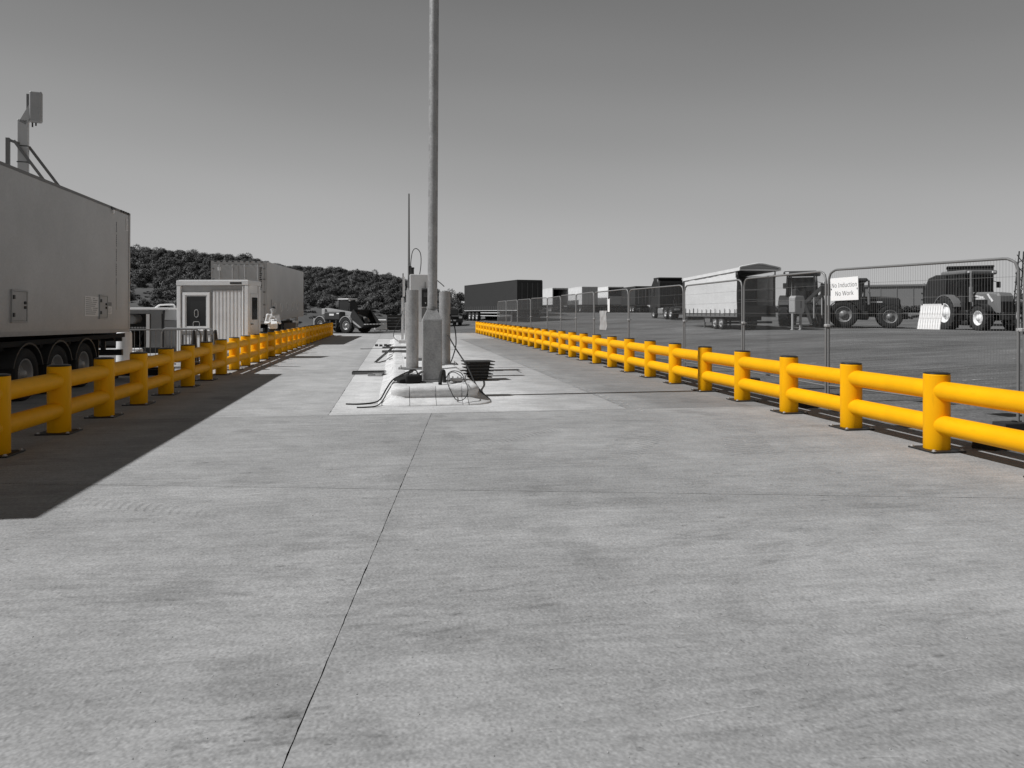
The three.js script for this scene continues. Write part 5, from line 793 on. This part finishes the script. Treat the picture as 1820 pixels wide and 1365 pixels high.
function tractor(label, p, turn, o = {}) { // local +z forward, rear axle at z = 0
  const R = o.R ?? .9, r = o.r ?? .66, wb = 2.7, body = o.body ?? M.dark, t = thing('farm_tractor', label, 'tractor', p, turn);
  part('backbone', [b2(-.3, .3, .7, 1.15, -.5, wb + .3), b2(-.75, .75, R - .16, R + .16, -.16, .16), b2(-.7, .7, r - .1, r + .1, wb - .1, wb + .1)], M.matt, t);
  part('bonnet', [side([[1.0, 1.15], [1.0, 2.02], [2.5, 2.0], [3.2, 1.94], [3.34, 1.8], [3.36, .85], [2.9, .82], [1.4, 1.0]], .82, 0, .09)], body, t); part('grille', [rb(.62, .6, .04, .02, 0, 1.2, 3.36)], M.matt, t); part('bonnet_vent', [b2(-.416, -.411, 1.25, 1.6, 1.6, 2.5), b2(.411, .416, 1.25, 1.6, 1.6, 2.5)], M.black, t); part('side_stripe', [b2(-.422, -.417, 1.62, 1.7, 1.2, 2.3), b2(.417, .422, 1.62, 1.7, 1.2, 2.3)], M.white, t);
  part('headlight', [rb(.2, .13, .08, .03, -.22, 1.5, 3.2), rb(.2, .13, .08, .03, .22, 1.5, 3.2)], M.lamp, t);
  const c = sub('cab', t); c.scale.set(1.12, 1.1, 1.12); c.position.y = -.1; part('cab_base', [b2(-.72, .72, 1.0, 1.42, -.45, 1.12)], M.black, c); part('cab_frame', [[-.7, -.4], [.7, -.4], [-.7, .45], [.7, .45], [-.68, 1.12], [.68, 1.12]].map(([x, z]) => beam([x, 1.4, z], [x * .92, 2.78, z * .9 + .03], .07, .07)), M.black, c); part('cab_glass', [b2(-.66, -.65, 1.43, 2.75, -.36, 1.0), b2(.65, .66, 1.43, 2.75, -.36, 1.0), mv(bx(1.2, 1.35, .01), 0, 2.08, 1.06, .08)], M.glass, c); part('cab_roof', [rb(1.62, .22, 1.9, .09, 0, 2.9, .32, 0, 0, 0, 3)], body, c); part('work_lamp', [[-.6, 1.3], [.6, 1.3], [-.6, -.66], [.6, -.66]].map(([x, z]) => rb(.18, .1, .08, .02, x, 2.9, z)), M.lamp, c); part('seat', [rb(.5, .12, .5, .04, 0, 1.55, .1), rb(.5, .7, .12, .04, 0, 1.9, -.15)], M.matt, c); part('steering_wheel', [new THREE.TorusGeometry(.2, .02, 6, 18).rotateX(-.9).translate(0, 1.85, .7), bar([0, 1.4, .95], [0, 1.85, .7], .03)], M.black, c); part('mirror', [rb(.2, .3, .06, .02, -.95, 2.3, 1.1), rb(.2, .3, .06, .02, .95, 2.3, 1.1), bar([-.65, 2.5, 1.1], [-.95, 2.4, 1.1], .015), bar([.65, 2.5, 1.1], [.95, 2.4, 1.1], .015)], M.black, c);
  part('exhaust', [cy(.06, 1.5, -.62, 2.3, 1.5, 12), cy(.1, .8, -.62, 1.9, 1.5, 12)], M.galvDark, t); part('fuel_tank', [rb(.45, .55, 1.0, .1, -.62, .8, 1.0), rb(.45, .55, 1.0, .1, .62, .8, 1.0)], M.black, t); part('front_linkage', [beam([-.35, .85, 3.3], [-.38, .6, 4.05], .09, .12), beam([.35, .85, 3.3], [.38, .6, 4.05], .09, .12), rb(.95, .4, .3, .05, 0, .75, 3.62)], M.black, t); part('beacon', [cy(.07, .16, .6, 3.1, -.3, 10)], M.pale, t);
  for (const s of [-1, 1]) { wheel(t, [s * .9, R, 0], R, .56, R * .58, { flip: s < 0, lug: 20, rim: o.rim ?? M.white, deep: .12 }); wheel(t, [s * .88, r, wb], r, .46, r * .58, { flip: s < 0, lug: 18, rim: o.rim ?? M.white, deep: .1 }); part('fender', [arch(R + .07, R + .12, .58, .35, PI * .86).translate(s * .88, R, 0)], body, t); part('front_fender', [arch(r + .07, r + .1, .44, .5, PI - .4).translate(s * .88, r, wb)], M.black, t); part('step', [b2(s * .85 - .2, s * .85 + .2, .5, .54, 1.05, 1.4), b2(s * .85 - .2, s * .85 + .2, .82, .86, 1.05, 1.4)], M.black, t); }
  part('hitch', [beam([-.4, .7, -.3], [-.45, .6, -1.3], .08, .08), beam([.4, .7, -.3], [.45, .6, -1.3], .08, .08), beam([0, 1.2, -.3], [0, 1.0, -1.2], .07, .07)], M.black, t);
  return t;
}
{
  tractor('dark tractor with long square bonnet, side on, behind the lettered sign', on(31.0, -47.6), 1.02, { R: .86, r: .72, rim: M.galvDark }).scale.setScalar(1.06);
  const b = tractor('dark tractor seen from behind left of the lettered sign, next to the hopper', on(28.2, -48.2), 2.5, { R: .86, r: .7, rim: M.darkRim }); b.scale.setScalar(1.22);
  { const k = thing('front_loader', 'dark folded loader arms with pale rams between the hopper and the lettered sign', 'loader arms', on(27.9, -45.9), .5); for (const x of [-.5, .5]) { part('arm', [beam([x, .35, 0], [x, 1.7, -.5], .14, .22), beam([x, 1.7, -.5], [x, 2.75, .7], .14, .22)], M.dark, k); part('ram', [bar([x, .7, .15], [x, 2.1, .15], .05, 8)], M.pale, k); } part('cross_tube', [bar([-.5, 1.7, -.5], [.5, 1.7, -.5], .08, 10), bar([-.5, 2.7, .65], [.5, 2.7, .65], .08, 10)], M.black, k); part('carriage', [b2(-.7, .7, 2.2, 3.0, .72, .8), b2(-.75, .75, .0, .1, -.6, .3)], M.black, k); part('lamp', [rb(.2, .16, .1, .03, -.3, 3.05, .76), rb(.2, .16, .1, .03, .3, 3.05, .76)], M.lamp, k); part('hose', [tube([[-.2, .9, .1], [-.1, 1.5, .2], [.1, 1.9, .1], [.2, 2.5, .4]], .03, 20, 6)], M.cable, k); } 
  const t = tractor('large dark tractor with pale wheel rims near the right edge, facing us', on(36.0, -42.3), -.12, { R: .9, r: .64, rim: M.pure, body: M.mid }); t.scale.setScalar(1.16);
  part('bonnet_flash', [beam([-.425, 1.82, 1.5], [-.425, 1.72, 2.2], .02, .09), beam([-.425, 1.9, 2.5], [-.425, 1.5, 2.9], .02, .1)], M.pure, t);
}
{ // lattice crane arm / sprayer at the right edge
  const t = thing('folded_sprayer', 'tall folded sprayer frame of dark lattice and pale pipes at the right edge', 'sprayer', on(36.6, -38.6), .2); t.scale.set(1.05, 1.08, 1.05);
  const lat = []; for (const x of [-.3, .3]) for (const z of [-.3, .3]) lat.push(bar([x, .4, z], [x * .6 + .5, 4.4, z], .04)); for (let i = 0; i < 7; i++) { const y = .7 + i * .5, o = .5 * (y - .4) / 4; lat.push(bar([-.28 + o, y, .3], [.28 + o, y + .5, .3], .022), bar([.28 + o, y, -.3], [-.28 + o, y + .5, -.3], .022), bar([-.28 + o, y, -.3], [-.28 + o, y + .4, .3], .022)); } part('lattice_mast', lat, M.dark, t);
  part('pipe', [tube([[-.9, 1.7, .4], [-.2, 1.6, .4], [.6, 1.65, .5], [1.6, 1.6, .4]], .07, 30, 8)], M.white, t); part('pipe', [tube([[-.5, 2.3, .4], [.4, 2.2, .5], [1.4, 2.35, .4]], .06, 30, 8)], M.white, t); part('tank', [rb(1.6, 1.1, 1.2, .25, 1.6, 1.5, -.4, 0, 0, 0, 4)], M.dark, t); part('boom_fold', [beam([.2, 2.9, .5], [2.4, 3.6, .4], .1, .16), beam([.2, 2.5, .5], [2.4, 3.2, .4], .08, .1), ...[0, 1, 2, 3].map(i => bar([.3 + i * .55, 2.55 + i * .17, .5], [.6 + i * .55, 3.05 + i * .17, .5], .025))], M.pale, t); part('hose_loop', [tube([[-1.1, 1.2, .6], [-1.3, .7, .7], [-1.0, .45, .7], [-.6, .6, .7], [-.6, 1.1, .6]], .03, 30, 6)], M.pale, t); part('leg', [b2(-.85, -.75, .03, .9, .5, .6), rb(.22, .05, .22, .01, -.8, .03, .55)], M.pale, t); part('axle_beam', [b2(-.6, 2.4, .5, .66, -.5, -.3)], M.matt, t); for (const x of [-.1, 2.0]) wheel(t, [x, .55, -.4], .55, .34, .3, { lug: 16, flip: x < 0 });
}
{ // high dark trailer behind the right-hand tractor
  const t = thing('grain_trailer', 'tall dark high-sided farm trailer behind the right-hand tractor', 'farm trailer', on(43.5, -51.1), -.68);
  part('tub', [ext([[-1.1, 1.0], [-1.15, 4.3], [1.85, 4.35], [1.8, 1.0]], 2.3, .05)], M.black, t); part('rib', Array.from({ length: 6 }, (_, i) => b2(-1.0 + i * .5, -.9 + i * .5, 1.05, 4.2, 1.16, 1.24)), M.dark, t); part('top_sheet', [rb(3.1, .16, 2.4, .06, .35, 4.42, 0)], M.matt, t);
  const h = sub('front_head', t); part('housing', [ext([[-2.6, .8], [-2.65, 2.9], [-2.4, 3.6], [-1.9, 3.85], [-1.2, 3.85], [-1.16, .8]], 1.9, .06)], M.dark, h); part('rack', [b2(-2.78, -2.68, 1.6, 3.0, -.9, .9), b2(-2.9, -2.79, 2.4, 2.5, -.9, .9), b2(-2.9, -2.79, 1.9, 2.0, -.9, .9)], M.black, h); part('lamp', [rb(.1, .14, .2, .02, -2.72, 3.2, .6)], M.pale, h);
  part('drawbar', [beam([-1.6, .8, 0], [-3.6, .6, 0], .2, .2)], M.matt, t); for (const x of [.1, 1.4]) for (const z of [-.95, .95]) { const w = wheel(t, [x, .62, z], .62, .45, .33, { lug: 0, flip: false, rim: M.darkRim }); w.rotation.y = z > 0 ? -PI / 2 : PI / 2; } part('chassis', [b2(-1.6, 2.3, .75, .98, -.5, .5)], M.matt, t);
}

// ---------------------------------------------------------------- marks on the concrete
function decal(name, x, z, w, d, turn, y, draw, px = 512, rough = .95) {
  const c = document.createElement('canvas'); c.width = px; c.height = px; const g = c.getContext('2d'); g.clearRect(0, 0, px, px); draw(g, px);
  const t = new THREE.CanvasTexture(c); t.colorSpace = THREE.SRGBColorSpace; t.anisotropy = 8;
  const m = new THREE.MeshStandardMaterial({ map: t, transparent: true, roughness: rough, depthWrite: false });
  const p = part(name, new THREE.PlaneGeometry(w, d).rotateX(-PI / 2), m, apron); p.position.set(x, y, z); p.rotation.y = turn; p.castShadow = false; return p;
}
seed = 1234;
const blotches = (g, n, s, a, tone, stretch = 3) => { for (let i = 0; i < n; i++) { const x = rr(.12, .88) * s, y = rr(.12, .88) * s, r = rr(.01, .07) * s; const f = Math.min(1, 1.6 * Math.min(x, s - x, y, s - y) / s * 3); g.save(); g.translate(x, y); g.rotate(rr(-.25, .25)); g.scale(stretch, 1); const gr = g.createRadialGradient(0, 0, 0, 0, 0, r / stretch * 1.6); gr.addColorStop(0, `rgba(${tone},${tone},${tone},${a * f * rnd()})`); gr.addColorStop(1, `rgba(${tone},${tone},${tone},0)`); g.fillStyle = gr; g.beginPath(); g.arc(0, 0, r, 0, 7); g.fill(); g.restore(); } };
decal('dark_stain', -.52, -2.84, .75, .34, .1, .004, (g, s) => blotches(g, 150, s, .22, 30, 2.4)); decal('dark_stain', 1.02, -2.88, .5, .16, .3, .004, (g, s) => blotches(g, 90, s, .26, 30, 3)); decal('dark_stain', 2.9, -3.4, .9, .3, .1, .004, (g, s) => blotches(g, 90, s, .15, 35, 3));
decal('dark_stain', 1.86, -2.66, .95, .4, .2, .004, (g, s) => blotches(g, 60, s, .18, 32, 3));
decal('dark_stain', 2.3, -4.6, 1.7, 1.2, .3, .004, (g, s) => blotches(g, 100, s, .14, 40, 3.5));
decal('dark_stain', -1.3, -4.2, 2.0, 1.4, -.2, .004, (g, s) => blotches(g, 120, s, .12, 45, 4));
decal('dark_stain', .3, -3.9, 1.7, 1.1, .15, .004, (g, s) => blotches(g, 90, s, .16, 40, 4));
decal('pale_stain', -.6, -10.7, 2.2, 1.3, 0, .004, (g, s) => blotches(g, 120, s, .28, 225, 3));
decal('pale_stain', 2.6, -10.9, 2.4, 1.2, 0, .004, (g, s) => blotches(g, 120, s, .24, 225, 3));
decal('pale_stain', -1.2, -6.9, 2.6, 1.1, .2, .004, (g, s) => blotches(g, 110, s, .2, 220, 4));
// short drag marks and scratches left by machines
const scratches = (g, s) => { for (let i = 0; i < 520; i++) { const x = rr(.03, .97) * s, y = rr(.03, .97) * s, l = rr(.004, .03) * s * (rnd() > .94 ? 2.5 : 1), a = rr(-.3, .3) + (rnd() > .95 ? rr(-1.2, 1.2) : 0), pale = rnd() > .72; g.strokeStyle = pale ? `rgba(215,215,215,${.05 + .16 * rnd()})` : `rgba(40,40,40,${.06 + .22 * rnd() * rnd()})`; g.lineWidth = rr(.8, 2.6); g.beginPath(); g.moveTo(x, y); g.quadraticCurveTo(x + Math.cos(a) * l * .5, y + Math.sin(a) * l * .5 + rr(-3, 3), x + Math.cos(a) * l, y + Math.sin(a) * l); g.stroke(); }
  for (let i = 0; i < 60; i++) { const x = rr(.05, .95) * s, y = rr(.05, .95) * s; g.fillStyle = `rgba(35,35,35,${.08 + .22 * rnd() * rnd()})`; g.beginPath(); g.ellipse(x, y, rr(3, 16), rr(1, 4), rr(-.3, .3), 0, 7); g.fill(); } };
decal('scratches', -1.6, -4.4, 4.4, 4.6, .05, .006, scratches, 1024); decal('scratches', 2.6, -4.4, 4.0, 4.6, -.06, .006, scratches, 1024); decal('scratches', -.6, -8.9, 5.4, 4.0, .04, .006, scratches, 1024); decal('scratches', 3.9, -8.4, 3.5, 4.4, .1, .006, scratches, 1024);
// curved tyre prints on the right
const tread = (g, s) => { for (let k = 0; k < 26; k++) { const y = s * (.06 + k * .034), e = Math.sin(PI * (k + .5) / 26); for (const q of [-1, 1]) { g.strokeStyle = `rgba(38,38,38,${.22 * e * (.5 + .5 * rnd())})`; g.lineWidth = s * .008; g.beginPath(); g.moveTo(s * .5 + q * s * .02, y); g.quadraticCurveTo(s * .5 + q * s * .2, y + s * .004, s * .5 + q * s * .42, y + s * .045); g.stroke(); } } };
decal('tyre_print', 2.9, -8.6, .62, 3.4, -.55, .0045, tread); decal('tyre_print', 4.2, -8.5, .62, 3.6, -.35, .0055, tread); decal('tyre_print', 1.5, -9.2, .55, 2.6, -.8, .0065, tread);
decal('tyre_print', -2.0, -6.4, .55, 2.4, 1.1, .0075, tread);
// pale edge smears along the pad and its right-hand border, faint lines in the yard
decal('mortar_smear', 3.75, -14, .5, 6, .02, .0085, (g, s) => { for (let i = 0; i < 260; i++) { const y = rr(.02, .98) * s; g.fillStyle = `rgba(228,228,228,${.35 * rnd()})`; g.beginPath(); g.ellipse(s * .5 + (rnd() + rnd() - 1) * s * .3, y, rr(4, 26), rr(1, 5), 0, 0, 7); g.fill(); } });
decal('mortar_smear', 3.8, -24, .55, 14, .012, .0085, (g, s) => { for (let i = 0; i < 260; i++) { const y = rr(.02, .98) * s; g.fillStyle = `rgba(228,228,228,${.32 * rnd()})`; g.beginPath(); g.ellipse(s * .5 + (rnd() + rnd() - 1) * s * .3, y, rr(4, 26), rr(1, 4), 0, 0, 7); g.fill(); } });
for (const [x, z, w, d, a] of [[14, -17, 7, 3.2, .35], [20, -26, 9, 4, .1], [13, -26, 6, 5, -.4], [24, -33, 10, 5, .25], [13, -38, 7, 6, .1], [17, -50, 10, 7, -.1]]) decal('yard_wear', x, z, w, d, a, ground(x, z) + .05, (g, s) => { for (let i = 0; i < 46; i++) { const y = rr(.1, .9) * s, l = rr(.1, .5) * s, x0 = rr(.04, .5) * s, p = rnd() > .5; g.strokeStyle = p ? `rgba(190,190,190,${.03 + .12 * rnd()})` : `rgba(12,12,12,${.05 + .2 * rnd()})`; g.lineWidth = rr(2, 9); g.lineCap = 'round'; g.beginPath(); g.moveTo(x0, y); g.quadraticCurveTo(x0 + l * .5, y + rr(-22, 22), x0 + l, y + rr(-14, 14)); g.stroke(); } blotches(g, 40, s, .25, 15, 3); });
for (const [x, z, w] of [[12.6, -14.3, 1.4], [11.5, -19.8, 2.6], [17, -18, 1.2]]) decal('paint_trace', x, z, w, .16, .3, .02 + ground(x, z) + .01, (g, s) => { for (let i = 0; i < 40; i++) { g.fillStyle = `rgba(225,225,225,${.6 * rnd()})`; g.fillRect(rr(0, .9) * s, rr(.2, .6) * s, rr(10, 70), rr(20, 120)); } });
// bits of grit lying about
{ const g = new THREE.IcosahedronGeometry(1, 0), n = 900, m = new THREE.InstancedMesh(g, M.kerb, n), q = new THREE.Object3D(); seed = 77; for (let i = 0; i < n; i++) { const z = -2.3 - Math.pow(rnd(), 1.5) * 16, x = rr(-4, 5.6), s = rr(.001, .0036) * (rnd() > .97 ? 2 : 1); q.position.set(x, s * .5, z); q.rotation.set(rr(0, 6), rr(0, 6), 0); q.scale.set(s * rr(.7, 1.6), s * .8, s); q.updateMatrix(); m.setMatrixAt(i, q.matrix); } m.name = 'grit'; shadows(m); m.userData = { kind: 'stuff', label: 'small stones and grit scattered over the concrete', category: 'grit' }; scene.add(m); }

renderer.render(scene, camera);
